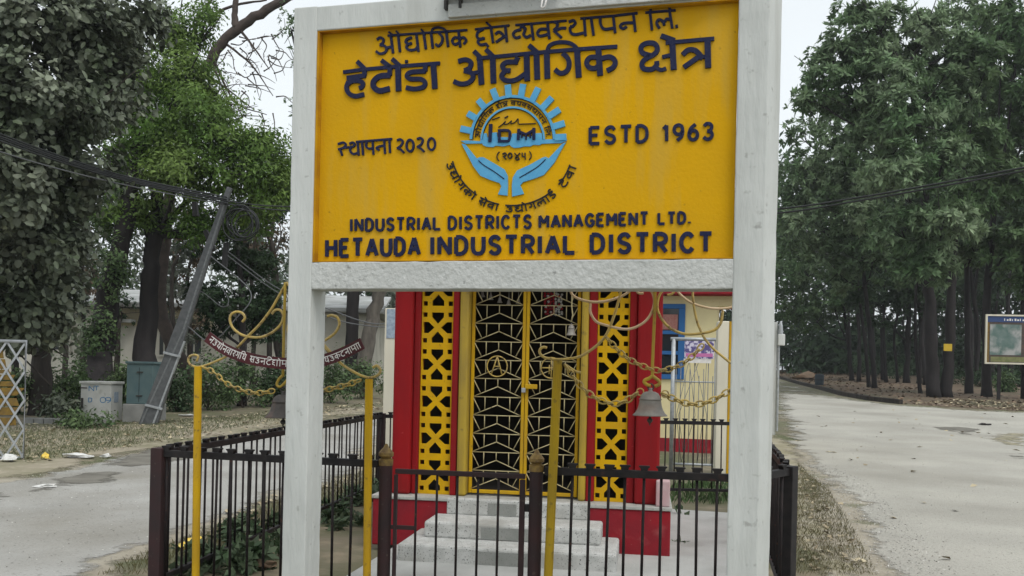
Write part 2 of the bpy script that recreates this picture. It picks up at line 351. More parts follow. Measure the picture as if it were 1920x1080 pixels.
# ------------------------------------------------------------------ stroke lettering
LAT = {
 'A': (.95, [[(0,0),(.5,1)], [(.5,1),(1,0)], [(.2,.33),(.8,.33)]]),
 'C': (.85, [[(.95,.8),(.7,.98),(.35,.97),(.07,.75),(0,.5),(.07,.25),(.35,.03),(.7,.02),(.95,.2)]]),
 'D': (.85, [[(0,0),(0,1)], [(0,1),(.5,.99),(.88,.8),(.97,.5),(.88,.2),(.5,.01),(0,0)]]),
 'E': (.75, [[(0,0),(0,1)], [(0,1),(1,1)], [(0,.52),(.8,.52)], [(0,0),(1,0)]]),
 'G': (.9, [[(.95,.8),(.7,.98),(.35,.97),(.07,.75),(0,.5),(.07,.25),(.35,.03),(.7,.02),(.97,.2)], [(.97,.12),(.97,.48)], [(.55,.45),(.97,.45)]]),
 'H': (.85, [[(0,0),(0,1)], [(1,0),(1,1)], [(0,.52),(1,.52)]]),
 'I': (.12, [[(.5,0),(.5,1)]]),
 'L': (.75, [[(0,1),(0,0)], [(0,0),(1,0)]]),
 'M': (1.0, [[(0,0),(0,1)], [(0,1),(.5,.4)], [(.5,.4),(1,1)], [(1,1),(1,0)]]),
 'N': (.85, [[(0,0),(0,1)], [(0,1),(1,0)], [(1,0),(1,1)]]),
 'R': (.8, [[(0,0),(0,1)], [(0,1),(.6,1),(.95,.86),(.95,.6),(.6,.47),(0,.46)], [(.45,.46),(1,0)]]),
 'S': (.8, [[(.95,.82),(.72,.98),(.35,.98),(.08,.8),(.15,.6),(.5,.5),(.85,.4),(.95,.2),(.7,.02),(.3,.02),(.03,.17)]]),
 'T': (.85, [[(0,1),(1,1)], [(.5,1),(.5,0)]]),
 'U': (.85, [[(0,1),(0,.35),(.15,.08),(.5,0),(.85,.08),(1,.35),(1,1)]]),
 '1': (.4, [[(0,.78),(.7,1)], [(.7,1),(.7,0)]]),
 '9': (.75, [[(.95,.6),(.75,.42),(.3,.42),(.03,.62),(.1,.88),(.5,1),(.88,.88),(.97,.6),(.85,.25),(.35,0)]]),
 '6': (.75, [[(.75,1),(.25,.75),(.03,.4),(.12,.12),(.5,0),(.88,.12),(.97,.38),(.7,.58),(.25,.55),(.05,.35)]]),
 '3': (.75, [[(.05,.85),(.35,1),(.75,.96),(.92,.78),(.75,.56),(.4,.52)], [(.4,.52),(.8,.46),(.97,.26),(.75,.04),(.35,0),(0,.15)]]),
 '0': (.7, [[(.5,0),(.12,.15),(0,.5),(.12,.85),(.5,1),(.88,.85),(1,.5),(.88,.15),(.5,0)]]),
 '.': (.12, [[(.5,.0),(.5,.12)]]),
}
DEV = {  # headline at 1, baseline at 0
 'u': (.75, [[(.15,.75),(.45,.8),(.6,.65),(.35,.5)], [(.35,.5),(.62,.42),(.62,.2),(.4,.08),(.1,.2)]]),
 'dy': (.85, [[(.5,.9),(.2,.82),(.15,.62),(.45,.58)], [(.3,.58),(.12,.35),(.3,.12),(.72,.3)], [(.75,1),(.75,0)]]),
 'aa': (.28, [[(.14,1),(.14,0)]]),
 'o': (.28, [[(.14,1),(.14,0)], [(-.15,1.32),(.14,1.0)]]),
 'g': (.7, [[(.22,1),(.32,.7),(.27,.42),(.05,.42)], [(.58,1),(.58,0)]]),
 'k': (.9, [[(.45,1),(.45,0)], [(.45,.65),(.2,.65),(.08,.45),(.2,.28),(.45,.4)], [(.45,.6),(.7,.68),(.85,.5),(.7,.25)]]),
 's': (.8, [[(.1,.95),(.3,.8),(.25,.62),(.08,.5)], [(.1,.5),(.45,.05)], [(.25,.5),(.68,.5)], [(.68,1),(.68,0)]]),
 'e': (0, [[(-.5,1.35),(-.17,1.0)]]),
 'ee': (0, [[(-.05,1.0),(-.2,1.3),(-.5,1.38),(-.6,1.2)]]),
 'an': (0, [[(-.25,1.2),(-.2,1.28)]]),
 'v': (.68, [[(.55,.68),(.25,.7),(.08,.45),(.25,.25),(.55,.4)], [(.55,1),(.55,0)]]),
 'l': (.9, [[(.2,.1),(.08,.4),(.25,.65),(.42,.5),(.42,.25)], [(.42,.5),(.55,.65),(.7,.62),(.8,.62)], [(.8,1),(.8,0)]]),
 'i': (.65, [[(.5,1),(.48,.85),(.2,.8),(.15,.6),(.5,.5),(.58,.3),(.35,.1),(.12,.2)], [(.4,1),(.25,1.25),(.45,1.4),(.6,1.3)]]),
 't': (.65, [[(.5,1),(.5,.82)], [(.5,.82),(.2,.72),(.08,.4),(.3,.1),(.6,.2)]]),
 'm': (.75, [[(.1,1),(.12,.45)], [(.05,.35),(.3,.45)], [(.12,.45),(.62,.45)], [(.62,1),(.62,0)]]),
 'n': (.7, [[(.58,.55),(.3,.55),(.1,.5),(.2,.35),(.35,.5)], [(.58,1),(.58,0)]]),
 'y': (.75, [[(.1,.9),(.32,.75),(.2,.5),(.22,.28),(.45,.22),(.62,.45)], [(.62,1),(.62,0)]]),
 'r': (.5, [[(.1,.95),(.4,.85),(.35,.6),(.1,.5)], [(.15,.5),(.45,.05)]]),
 'p': (.65, [[(.1,1),(.1,.5),(.25,.3),(.52,.4)], [(.52,1),(.52,0)]]),
 'a': (1.0, [[(.1,.85),(.3,.95),(.45,.75),(.25,.55)], [(.25,.55),(.5,.45),(.45,.15),(.2,.08),(.05,.2)], [(.45,.5),(.8,.5)], [(.8,1),(.8,0)]]),
 'ksh': (.85, [[(.4,.9),(.15,.85),(.12,.6),(.38,.55)], [(.2,.5),(.12,.25),(.35,.2),(.42,.02)], [(.7,1),(.7,0)]]),
 'tr': (.75, [[(.08,.55),(.3,.65),(.45,.5),(.5,.35)], [(.1,.05),(.6,.45)], [(.62,1),(.62,0)]]),
 'th': (.85, [[(.12,.9),(.3,.95),(.32,.7),(.12,.7)], [(.15,.65),(.15,.4),(.4,.25),(.7,.4)], [(.7,1),(.7,0)]]),
 'mi': (.28, [[(.14,1),(.14,0)], [(.14,1),(.2,1.3),(.6,1.38),(.85,1.0)]]),
 'd': (.7, [[(.5,1),(.5,.85),(.2,.8),(.12,.6),(.5,.52),(.6,.3),(.35,.08),(.1,.2)]]),
 'h': (.65, [[(.4,1),(.4,.85)], [(.4,.82),(.1,.7)], [(.15,.65),(.5,.62),(.55,.45),(.38,.4)], [(.2,.6),(.08,.3),(.25,.08),(.55,.12)]]),
 ' ': (.35, []), 'dot': (.2, [[(.1,.05),(.1,.18)]]),
}
def curve_stroke(st, n=5): return smooth_pts(st, n) if len(st) >= 4 else st
def latin_strokes(word, x0, y0, x1, y1, h, wpx):
    """strokes in photo pixels: baseline from (x0,y0) to (x1,y1), letter height h, letters spread to fill"""
    wid = [LAT[c][0] for c in word]; gap = .50
    tot = sum(wid) + gap*(len(word)-1); L = x1-x0-wpx; out = []; x = 0.0
    for c, wd in zip(word, wid):
        for st in LAT[c][1]:
            q = []
            for a, b in curve_stroke(st):
                t = (x + a*wd)/tot
                q.append((x0 + wpx/2 + t*L, y0 + t*(y1-y0) - wpx/2 - b*(h-wpx)))
            out.append((q, wpx))
        x += wd+gap
    return out
def dev_strokes(seq, place, wpx, headline=True, gap=.06):
    """place(t, y) maps text position t in 0..1 and height y (0 baseline, 1 headline) to photo pixels"""
    tot = sum(DEV[c][0]+(gap if DEV[c][0] else 0) for c in seq); x = 0.0; out = []; run = None
    def head(a, b):
        k = max(2, int((b-a)/.5)); out.append(([place((a+(b-a)*i/k)/tot, 1.0) for i in range(k+1)], wpx))
    for c in seq:
        wd, sts = DEV[c]
        for st in sts: out.append(([place((x+a)/tot, b) for a, b in curve_stroke(st, 3)], wpx))
        if wd:
            if c in (' ', 'dot'):
                if run is not None: head(run, x)
                run = None
            elif run is None: run = x
            x += wd+gap
    if run is not None and headline: head(run, x-gap)
    return out
def from_zoom(x0, y0, s, items):
    out = []
    for w, pts in items:
        q = [(x0+a/s, y0+b/s) for a, b in pts]
        out.append((curve_stroke(q), w/s))
    return out
def letter_mesh(strokes, pl, off, mpp, raise_=.008, mb=None):
    mb = mb or MB()
    for i, (q, w) in enumerate(strokes):
        pts = [pl.hit(px, py, off) for px, py in q]
        mb.ribbon(pts, w*mpp, pl.n, -.001, raise_ + .0003*(i % 9))
    return mb

# ------------------------------------------------------------------ the sign
SP = Plane((-.0125, 4.645, 0), math.radians(14.4))
MPP = 4.62/F
avg = lambda l: sum(l)/len(l)
uL_out = avg([SP.uw(*p)[0] for p in ((531, 820), (553, 60), (527, 1070))])
uL_in = avg([SP.uw(*p)[0] for p in ((585, 560), (575, 820), (570, 1070))])
uP_l = avg([SP.uw(*p)[0] for p in ((599, 80), (587, 480))])
uP_r = avg([SP.uw(*p)[0] for p in ((1387, 20), (1378, 480))])
uR_in = avg([SP.uw(*p)[0] for p in ((1374.5, 560), (1367, 780), (1361, 1070))])
uR_out = avg([SP.uw(*p)[0] for p in ((1441, 40), (1435, 480), (1426, 780), (1421, 1070))])
wP_b = avg([SP.uw(*p)[1] for p in ((592, 491), (1378, 485))])
wP_t = avg([SP.uw(*p)[1] for p in ((602, 57), (1000, 24), (1380, -3))])
wB_b = avg([SP.uw(*p)[1] for p in ((620, 543), (1370, 541))])
wTop = wP_t + .135
sign = thing('concrete_sign', 'big yellow board with raised navy lettering in a white concrete frame', 'sign', SP.at(0, 0))
GRD = -.02
def pillar(u0, u1, splay):
    mb = MB()
    prof = [(u0, 0), (u1, 0), (u1+splay, -.185), (u0, -.185)]
    mb.rough_prism([SP.at(u, GRD, n) for u, n in prof], (0, 0, wTop-GRD), 34, .0008, int(abs(u0)*100)); return mb
pillar(uL_out, uL_in, 0).build('pillar', 'white_paint', sign, bevel=.007)
pillar(uR_in, uR_out, .062).build('pillar', 'white_paint', sign, bevel=.007)
MB().rough_prism([SP.at(uL_in-.004, w, n) for w, n in ((wB_b, -.15), (wB_b, -.003), (wP_b, -.003), (wP_b, -.15))], SP.u*(uR_in-uL_in+.008), 30, .0009, 5).build('bottom_beam', 'beam_paint', sign, bevel=.006)
MB().pbox(SP, uL_in-.004, uR_in+.004, wP_t, wTop-.003, -.15, -.003).build('top_beam', 'white_paint', sign, bevel=.006)
# the panel sits back in the frame; a thin rim of the same paint, darkened for recess shade, lines it
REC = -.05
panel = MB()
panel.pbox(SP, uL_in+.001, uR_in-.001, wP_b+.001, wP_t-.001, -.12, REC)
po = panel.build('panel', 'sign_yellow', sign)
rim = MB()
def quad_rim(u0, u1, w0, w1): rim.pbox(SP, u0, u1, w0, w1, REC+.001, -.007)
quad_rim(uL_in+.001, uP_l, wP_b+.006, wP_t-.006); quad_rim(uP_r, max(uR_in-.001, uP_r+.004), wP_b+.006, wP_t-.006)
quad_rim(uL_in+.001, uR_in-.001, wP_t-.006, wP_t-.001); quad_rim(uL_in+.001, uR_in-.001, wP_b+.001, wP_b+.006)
rim.build('rim', 'reveal_shaded', po)
V, Hd = 22, 17      # stroke widths of the top line in zoom pixels
z1 = (580, 0, 4.5); z2 = (980, 0, 4.5)
top = from_zoom(*z1, [
 (V, [(572,338),(600,320),(628,335),(622,365),(598,382)]), (V, [(598,382),(638,390),(655,418),(640,445),(600,456),(565,435)]), (V, [(648,408),(700,396)]),
 (V, [(690,300),(710,452)]), (V, [(752,292),(768,442)]), (Hd, [(672,272),(710,300)]), (Hd, [(735,265),(765,296)]),
 (Hd, [(665,304),(800,294),(1000,280),(1335,257)]),
 (V, [(868,320),(828,335),(818,360),(840,375),(868,368)]), (V, [(838,376),(822,402),(846,424),(895,420),(918,392)]), (V, [(905,288),(924,438)]),
 (V, [(968,282),(986,418)]), (Hd, [(945,250),(978,284)]), (V, [(1030,278),(1044,412)]), (Hd, [(1032,278),(1045,248),(1090,235),(1140,248),(1172,280)]),
 (V, [(1092,276),(1125,318),(1120,362),(1092,392),(1068,374)]), (V, [(1158,268),(1174,398)]),
 (V, [(1262,264),(1276,402)]), (V, [(1262,322),(1225,322),(1208,350),(1230,378),(1268,362)]), (V, [(1268,330),(1305,320),(1325,345),(1305,376)]),
 (Hd, [(1400,250),(1690,217)]), (V, [(1472,246),(1425,275),(1418,315),(1445,335),(1475,322)]), (V, [(1482,328),(1440,335),(1425,360),(1450,382),(1492,374)]), (V, [(1490,370),(1512,397)]),
 (V, [(1535,235),(1553,366)]), (Hd, [(1495,190),(1540,234)]), (V, [(1655,222),(1670,358)]), (V, [(1570,292),(1600,272),(1628,288),(1645,312)]), (V, [(1575,360),(1660,302)]),
 (V, [(1790,252),(1742,265),(1722,295),(1745,322),(1785,312)]), (Hd, [(1740,215),(2030,190),(2172,178)])])
top += from_zoom(*z2, [
 (V, [(-20,226),(22,240),(18,268),(10,295),(35,318),(72,300)]), (V, [(75,200),(92,342)]), (V, [(208,248),(150,252),(127,285),(150,308),(218,292)]), (V, [(210,190),(228,332)]),
 (V, [(265,188),(295,200),(290,235),(262,260)]), (V, [(265,262),(330,322)]), (V, [(282,258),(330,240),(368,240)]),
 (V, [(390,188),(430,176),(445,200),(420,228),(400,225)]), (V, [(402,232),(405,272),(440,295),(520,280)]), (V, [(520,160),(532,306)]), (V, [(578,152),(600,302)]),
 (Hd, [(488,160),(760,138),(970,114)]), (V, [(655,148),(660,210),(692,250),(772,240)]), (V, [(765,136),(782,282)]),
 (V, [(945,195),(880,196),(838,206),(825,228),(850,244),(880,226)]), (V, [(935,122),(952,270)]),
 (V, [(1075,102),(1092,258)]), (Hd, [(1075,102),(1095,62),(1150,46),(1220,55),(1256,96)]), (Hd, [(1035,110),(1292,90)]),
 (V, [(1155,242),(1132,200),(1150,170),(1185,185),(1195,218)]), (V, [(1190,195),(1215,165),(1250,165)]), (V, [(1240,96),(1263,242)]), (V, [(1298,214),(1302,238)])])
letter_mesh(top, SP, REC, MPP).build('lettering', 'navy', po)
B1, B2, B3 = 49, 40, 31
big = from_zoom(*z1, [
 (B3, [(290,612),(480,588),(800,560),(1105,537)]), (B2, [(470,592),(470,640)]), (B2, [(480,640),(320,662)]), (B2, [(330,712),(360,690),(420,685),(455,705),(450,735),(425,748)]),
 (B2, [(336,690),(318,740),(338,790),(392,815),(466,800)]), (B2, [(408,522),(478,590)]),
 (B2, [(684,570),(682,642)]), (B1, [(688,640),(600,648),(548,690),(550,740),(600,770),(682,752)]), (B1, [(752,562),(757,772)]), (B2, [(612,512),(690,570)]), (B2, [(702,500),(770,562)]),
 (24, [(812,522),(834,522)]), (B2, [(982,560),(980,606)]), (B2, [(985,604),(860,614),(828,645),(860,670),(945,672),(980,700),(965,738),(890,754),(820,742)]), (B1, [(1050,546),(1063,752)]),
 (B2, [(1260,522),(1320,508),(1366,530),(1356,578),(1310,600)]), (B2, [(1310,600),(1370,618),(1384,662),(1345,702),(1280,712),(1222,690)]), (B3, [(1385,622),(1442,610)]), (B1, [(1440,480),(1456,717)]),
 (B2, [(1392,435),(1452,494)]), (B2, [(1492,420),(1556,482)]), (B1, [(1550,482),(1557,707)]), (B3, [(1415,497),(1600,480),(1890,452),(2240,422),(2600,397)]),
 (B2, [(1762,486),(1745,525)]), (B2, [(1762,528),(1670,530),(1632,560),(1655,598),(1700,600)]), (B2, [(1660,598),(1625,645),(1660,682),(1740,680),(1825,628)]), (B1, [(1836,472),(1841,687)])])
big += from_zoom(*z2, [
 (B1, [(118,442),(126,674)]), (B2, [(55,386),(125,446)]), (B1, [(205,440),(211,667)]), (B3, [(205,445),(230,388),(300,362),(390,365),(450,400),(476,450)]),
 (B2, [(340,452),(385,500),(394,560),(368,608),(320,622),(275,590)]), (B1, [(460,428),(476,657)]), (B1, [(640,412),(656,642)]),
 (B2, [(650,488),(572,490),(542,530),(562,572),(610,580),(650,552)]), (B2, [(660,500),(738,485),(782,520),(768,570),(712,602)]),
 (B2, [(1075,472),(1012,450),(1000,402),(1042,370),(1108,370),(1138,410),(1118,455),(1040,500),(1008,540),(1022,582),(1090,588),(1130,555),(1132,520)]), (B3, [(1110,560),(1150,588),(1180,592),(1212,580)]),
 (B3, [(1178,486),(1262,466)]), (B1, [(1262,338),(1276,592)]), (B2, [(1168,306),(1282,346)]), (B3, [(1208,366),(1617,330)]), (B1, [(1560,332),(1566,577)]),
 (B2, [(1350,467),(1395,428),(1450,428),(1490,460),(1520,500)]), (B2, [(1360,572),(1490,482)]), (B3, [(1480,490),(1550,480)])])
letter_mesh(big, SP, REC, MPP, .010).build('lettering', 'navy', po)
S3 = 25
mid = from_zoom(600, 220, 6, [
 (S3, [(205,302),(268,286),(294,310),(265,345),(207,362)]), (S3, [(228,355),(255,432)]), (S3, [(245,352),(300,340),(332,340)]), (S3, [(335,300),(375,285),(395,310),(370,335),(342,330)]), (S3, [(350,335),(345,382),(380,415),(432,402)]),
 (S3, [(428,272),(440,432)]), (S3, [(410,279),(815,246)]), (S3, [(478,272),(490,427)]), (S3, [(530,272),(525,328),(555,355),(600,348)]), (S3, [(595,262),(606,422)]),
 (S3, [(725,320),(668,330),(640,350),(672,372)]), (S3, [(725,256),(736,412)]), (S3, [(785,252),(792,402)]), (S3, [(870,262),(910,250),(935,275),(920,315),(870,355)]), (S3, [(875,345),(915,365),(950,402)]),
 (S3, [(1095,247),(1135,235),(1160,260),(1145,305),(1095,340)]), (S3, [(1100,333),(1140,355),(1177,390)])])
for cx_, cy_ in ((1018, 321), (1258, 303)):
    mid.append(([(600+(cx_+40*math.cos(a))/6, 220+(cy_+66*math.sin(a))/6) for a in [i*math.pi/10 for i in range(21)]], S3/6))
letter_mesh(mid, SP, REC, MPP).build('lettering', 'navy', po)
for wd in (('ESTD', 1104, 273, 1217, 269, 36, 6), ('1963', 1241, 268, 1339, 264, 35, 6), ('INDUSTRIAL', 656, 436, 828, 432.5, 27, 5), ('DISTRICTS', 840, 432.5, 998, 430, 28, 5), ('MANAGEMENT', 1010, 429.5, 1217, 423.5, 27, 5.2), ('LTD.', 1233, 422.5, 1296, 421, 25, 5),
           ('HETAUDA', 610, 485, 790, 480.5, 38, 7.4), ('INDUSTRIAL', 806, 480.5, 1081, 478, 39, 7.6), ('DISTRICT', 1106, 477.5, 1338, 475, 41, 7.8)):
    letter_mesh(latin_strokes(*wd), SP, REC, MPP).build('lettering', 'navy', po)

# emblem: half gear over two cupped hands
EC = (820+568/4, 150+452/4)
def epx(a, r, sq=1.0): return (EC[0] + r*math.cos(a), EC[1] - r*math.sin(a)*sq)
gear = MB()
A = [math.radians(x) for x in np.linspace(1, 179, 40)]
gear.ribbon([SP.hit(*epx(a, 78, 1.045), REC) for a in A], 5.2*MPP, SP.n, -.001, .010)
gear.ribbon([SP.hit(*epx(a, 58.5, 1.045), REC) for a in A], 3.4*MPP, SP.n, -.001, .008)
for tx, ty in ((213,375),(262,272),(333,180),(430,105),(534,76),(640,70),(745,95),(838,162),(890,243),(922,338),(932,432)):
    px, py = 820+tx/4, 150+ty/4; a = math.atan2(EC[1]-py, px-EC[0]); r = math.hypot(EC[1]-py, px-EC[0])
    gear.ribbon([SP.hit(*epx(a, 79), REC), SP.hit(*epx(a, max(r+9, 90)), REC)], 12*MPP, SP.n, -.001, .012)
gear.build('gear', 'sky_blue', po)
gedge = MB()
gedge.ribbon([SP.hit(*epx(a, 75, 1.045), REC) for a in A], 1.2*MPP, SP.n, -.001, .007)
gedge.ribbon([SP.hit(*epx(a, 56.2, 1.045), REC) for a in A], 1.1*MPP, SP.n, -.001, .007)
for q in dev_strokes(['a','o','dy','o','mi','g','k',' ','ksh','e','tr',' ','v','y','v','s','th','aa','p','n',' ','mi','l','dot'],
                     lambda t, y: epx(math.radians(176-t*172), 62.5+y*8.2, 1.045), 1.25):
    gedge.ribbon([SP.hit(*p, REC) for p in q[0]], q[1]*MPP, SP.n, -.001, .006)
arc_c, arc_r = (820+560/4, 150+505/4), 118
for seq, a0, a1 in ((['u','dy','o','g','k','o'], 194, 236), (['s','e','v','aa'], 239, 259), (['u','dy','o','g','l','aa','i'], 264, 313), (['t','e','v','aa'], 320, 344)):
    for q in dev_strokes(seq, lambda t, y, a0=a0, a1=a1: (arc_c[0] + (arc_r+6-y*13)*math.cos(math.radians(-(a0+t*(a1-a0))))*1.03, arc_c[1] + (arc_r+6-y*13)*math.sin(math.radians(-(a0+t*(a1-a0))))*.985), 2.5, gap=.12):
        gedge.ribbon([SP.hit(*p, REC) for p in q[0]], q[1]*MPP, SP.n, -.001, .007)
em = from_zoom(870, 170, 7.716, [
 (11, [(410,425),(450,410),(520,385)]), (16, [(590,400),(640,372)]), (10, [(500,535),(560,490),(600,450),(585,490),(640,480),(690,440),(680,480),(740,460),(785,410),(790,480),(860,485),(1040,478)]),
 (13, [(515,885),(485,930),(483,975),(510,1020)]), (13, [(950,880),(972,920),(972,965),(945,1005)]),
 (18, [(560,920),(600,905),(612,935),(570,960)]), (18, [(575,955),(610,995)]), (17, [(660,905),(640,945),(665,985),(695,960),(690,915),(660,905)]),
 (15, [(735,905),(800,985),(765,1005),(750,975),(815,905)]), (15, [(845,900),(845,950),(880,960)]), (15, [(885,900),(890,1000)])])
letter_mesh(em, SP, REC, MPP, .007, gedge)
gedge.build('emblem_lettering', 'black', po)
idm = from_zoom(870, 170, 7.716, [(50, [(392,490),(382,750)]), (40, [(518,575),(518,742)]), (36, [(500,584),(600,580),(662,592),(668,660),(655,728),(600,738),(500,738)]),
 (42, [(800,560),(790,720)]), (42, [(1015,545),(1018,715)]), (34, [(800,595),(905,640)]), (34, [(905,640),(1010,580)]), (24, [(905,620),(905,715)]), (20, [(845,620),(843,690)]), (20, [(962,600),(964,690)])])
letter_mesh(idm, SP, REC, MPP, .013).build('initials', 'navy', po)
def plate(pts, x0, y0, s, m, name, th=.009, base=-.001, w=None):
    MB().prism([SP.hit(x0+a/s, y0+b/s, REC+base) for a, b in pts], SP.n*th).build(name, m, po)
plate([(178,458),(240,455),(325,462),(328,405),(372,402),(378,440),(400,398),(450,395),(452,430),(560,432),(562,405),(610,402),(640,425),(700,430),(742,402),(790,400),(792,450),(890,445),(895,415),(968,418),(972,458),(930,475),(785,480),(770,490),(720,488),(700,500),(650,500),(625,508),(580,512),(555,500),(545,488),(500,500),(440,495),(420,505),(370,502),(345,490),(340,478),(215,480)], 820, 150, 4, 'sky_blue', 'base_band', .0075)
for nm, pts in (('hand', [(185,480),(212,484),(300,592),(318,582),(350,582),(420,622),(505,672),(530,720),(532,800),(528,870),(458,860),(484,800),(470,775),(400,752),(325,720),(272,648),(222,550)]),
                ('hand', [(966,470),(940,480),(838,590),(815,578),(790,585),(700,636),(600,682),(568,735),(562,800),(564,876),(652,856),(624,792),(645,768),(720,745),(800,715),(880,622),(930,530)])):
    plate(pts, 820, 150, 4, 'sky_blue', nm, .009)
for cp in ([(312,606),(350,640),(430,690),(505,745)], [(815,598),(760,650),(690,695),(620,735)]):
    letter_mesh(from_zoom(820, 150, 4, [(7, cp)]), SP, REC, MPP, .0105).build('hand_crease', 'navy', po)

# lamp bracket fixed along the top of the frame
lmp = thing('lamp_bracket', 'grey metal lamp tray and bracket fixed on top of the yellow sign', 'lamp', SP.at(*SP.uw(930, 10), .02))
a0 = SP.uw(842, 24)[0]; a1 = SP.uw(1330, -15)[0]; wl = wP_t
MB().pbox(SP, a0, a1, wl+.006, wl+.075, .0, .022).build('tray', 'beam_paint', lmp, bevel=.004)
MB().pbox(SP, a0-.01, a0+.62, wl+.118, wl+.17, .0, .12).build('hood', 'lamp_brown', lmp, bevel=.008)
for t in (-.01, .05): MB().pbox(SP, a0+(a1-a0)*t-.006, a0+(a1-a0)*t+.008, wl+.05, wl+.12, .0, .03).build('bracket', 'dark_metal', lmp)
c = SP.hit(1022, -6, .10); d = SP.hit(1018, 12, .10)
tb = MB(); r_ = (d-c)*.5
tb.tube([c+SP.u*.010, d+SP.u*.010, d+SP.u*.004-Vector((0,0,.006)), d-SP.u*.004-Vector((0,0,.006)), d-SP.u*.010, c-SP.u*.010], .0045, 6)
tb.build('wire_loop', 'white_letter', lmp, smooth=True)
# ------------------------------------------------------------------ iron fence, gate, bell arches
def atz(px, py, z):
    r = ray(px, py); return ORG + r*((z-H)/r.z)
def plane2(a, b, shift=0.0):
    a, b = Vector(a), Vector(b); ang = -math.atan2(b.y-a.y, b.x-a.x)
    p = Plane((a.x, a.y, 0), ang); p.o = p.o + p.n*shift; return p
def flat(p): return Vector((p.x, p.y, 0))
FH = 1.0
FL, GL, GR, BR, FR = [flat(atz(px, py, FH)) for px, py in ((300, 838), (724, 858), (1006, 869), (1398, 884), (1480, 872))]
BL, BK = flat(atz(716, 774, FH)), flat(atz(1406, 789, FH))
IRON = 'rows of fence caps and bars'
def fence(label, a, b, n, posts=(False, False), first=.5, cat='fence', post_m='brown_iron'):
    pl = plane2(a, b); L = (b-a).length; t = thing('iron_fence', label, cat, a)
    r0 = .035 if posts[0] else 0; r1 = L-.035 if posts[1] else L
    MB().pbox(pl, r0, r1, FH-.062, FH-.018, -.022, .022).build('top_rail', 'black_iron', t, bevel=.003)
    MB().pbox(pl, r0, r1, .12, .155, -.018, .018).build('bottom_rail', 'black_iron', t, bevel=.003)
    for k, p in enumerate(posts):
        if p: MB().pbox(pl, (0, L)[k]-.042, (0, L)[k]+.042, -.05, FH-.005, -.042, .042).build('post', post_m, t, bevel=.005)
    bar0 = cap0 = None
    for i in range(n):
        u = (i+first)/n*L
        if bar0 is None:
            bar0 = MB(); bar0.tube([pl.at(0, .15, 0), pl.at(0, FH-.06, 0)], .0085, 6); bar0 = bar0.build('bar', 'bar_iron', t, smooth=True); o = bar0
            cm = MB()
            cm.prism([pl.at(-.018, FH-.02, .016), pl.at(.018, FH-.02, .016), pl.at(.024, FH-.002, .016), pl.at(.033, FH+.003, .016), pl.at(.031, FH+.011, .016), pl.at(-.031, FH+.011, .016), pl.at(-.033, FH+.003, .016), pl.at(-.024, FH-.002, .016)], pl.n*-.032)
            cap0 = cm.build('cap', 'black_iron', o, bevel=.002); c = cap0
        else:
            o = bar0.copy(); COL.objects.link(o); o.parent = t
            c = cap0.copy(); COL.objects.link(c); c.parent = o
        o.location = pl.u*u; jr = random.Random(int(u*977)+n); o.rotation_euler = (jr.gauss(0, .006), jr.gauss(0, .006), 0)
    return t
fence('black iron fence with capped bars in front of the left bell arch', FL, GL-(GL-FL).normalized()*.05, 13, (True, False))
fence('black iron fence with capped bars in front of the steps and hanging bell', GR+(BR-GR).normalized()*.05, BR, 11, (False, False))
fence('short black iron fence end right of the white concrete pillar', BR, FR, 3, (False, True), post_m='black_iron')
fence('long black iron fence running back beside the left road', FL+(BL-FL).normalized()*.06, BL, 40, (False, True))
fence('long dark iron fence running back beside the pale right road, seen nearly end on', FR+(BK-FR).normalized()*.06, BK, 42, (False, True))
fence('black iron fence closing the far side behind the shrine', BL+(BK-BL).normalized()*.05, BK-(BK-BL).normalized()*.05, 38)

def gate_post(p, label):
    t = thing('gate_post', label, 'gate post', p, 'maroon gate posts with gilded finials')
    m = MB(); m.lathe(p, [(.040, -.05), (.040, .955)], 20); m.build('shaft', 'brown_iron', t, smooth=False)
    f = MB(); f.lathe(p, [(.043, .953), (.045, .99), (.030, .998), (.046, 1.012), (.046, 1.03), (.030, 1.05), (.018, 1.062), (.012, 1.075), (.006, 1.085)], 20)
    f.build('finial', 'finial_gold', t, smooth=False)
gate_post(GL, 'round maroon gate post with gilded finial left of the low gate')
gate_post(GR, 'round maroon gate post with gilded finial beside the leaning yellow pole')
GP = plane2(GL, GR); GW = (GR-GL).length
gate = thing('iron_gate', 'low dark iron gate with thin bars between the two maroon posts', 'gate', GL)
g0, g1 = .062, GW-.085
MB().pbox(GP, g0, g1+.02, .905, .935, -.014, .014).build('top_rail', 'brown_iron', gate, bevel=.003)
MB().pbox(GP, g0, g1+.02, .12, .15, -.014, .014).build('bottom_rail', 'brown_iron', gate, bevel=.003)
MB().pbox(GP, g0-.006, g0+.014, .06, .90, -.014, .014).build('stile', 'brown_iron', gate, bevel=.003)
MB().pbox(GP, g1-.012, g1+.02, .06, .90, -.014, .014).build('stile', 'brown_iron', gate, bevel=.003)
for X in (355, 495, 632, 772, 910):
    u = GP.uw(680+X/3.6, 1000)[0]; b = MB(); b.tube([GP.at(u, .14), GP.at(u, .91)], .0075, 6); b.build('bar', 'bar_iron', gate, smooth=True)
uu = GP.uw(680+355/3.6, 1000)[0]
MB().pbox(GP, .03, uu, .565, .59, -.008, .008).build('hinge_strap', 'brown_iron', gate)
MB().pbox(GP, g1+.02, g1+.05, .71, .755, -.012, .012).build('latch', 'black_iron', gate, bevel=.004)
MB().pbox(GP, g1+.02, g1+.045, .20, .25, -.012, .012).build('latch', 'black_iron', gate, bevel=.004)

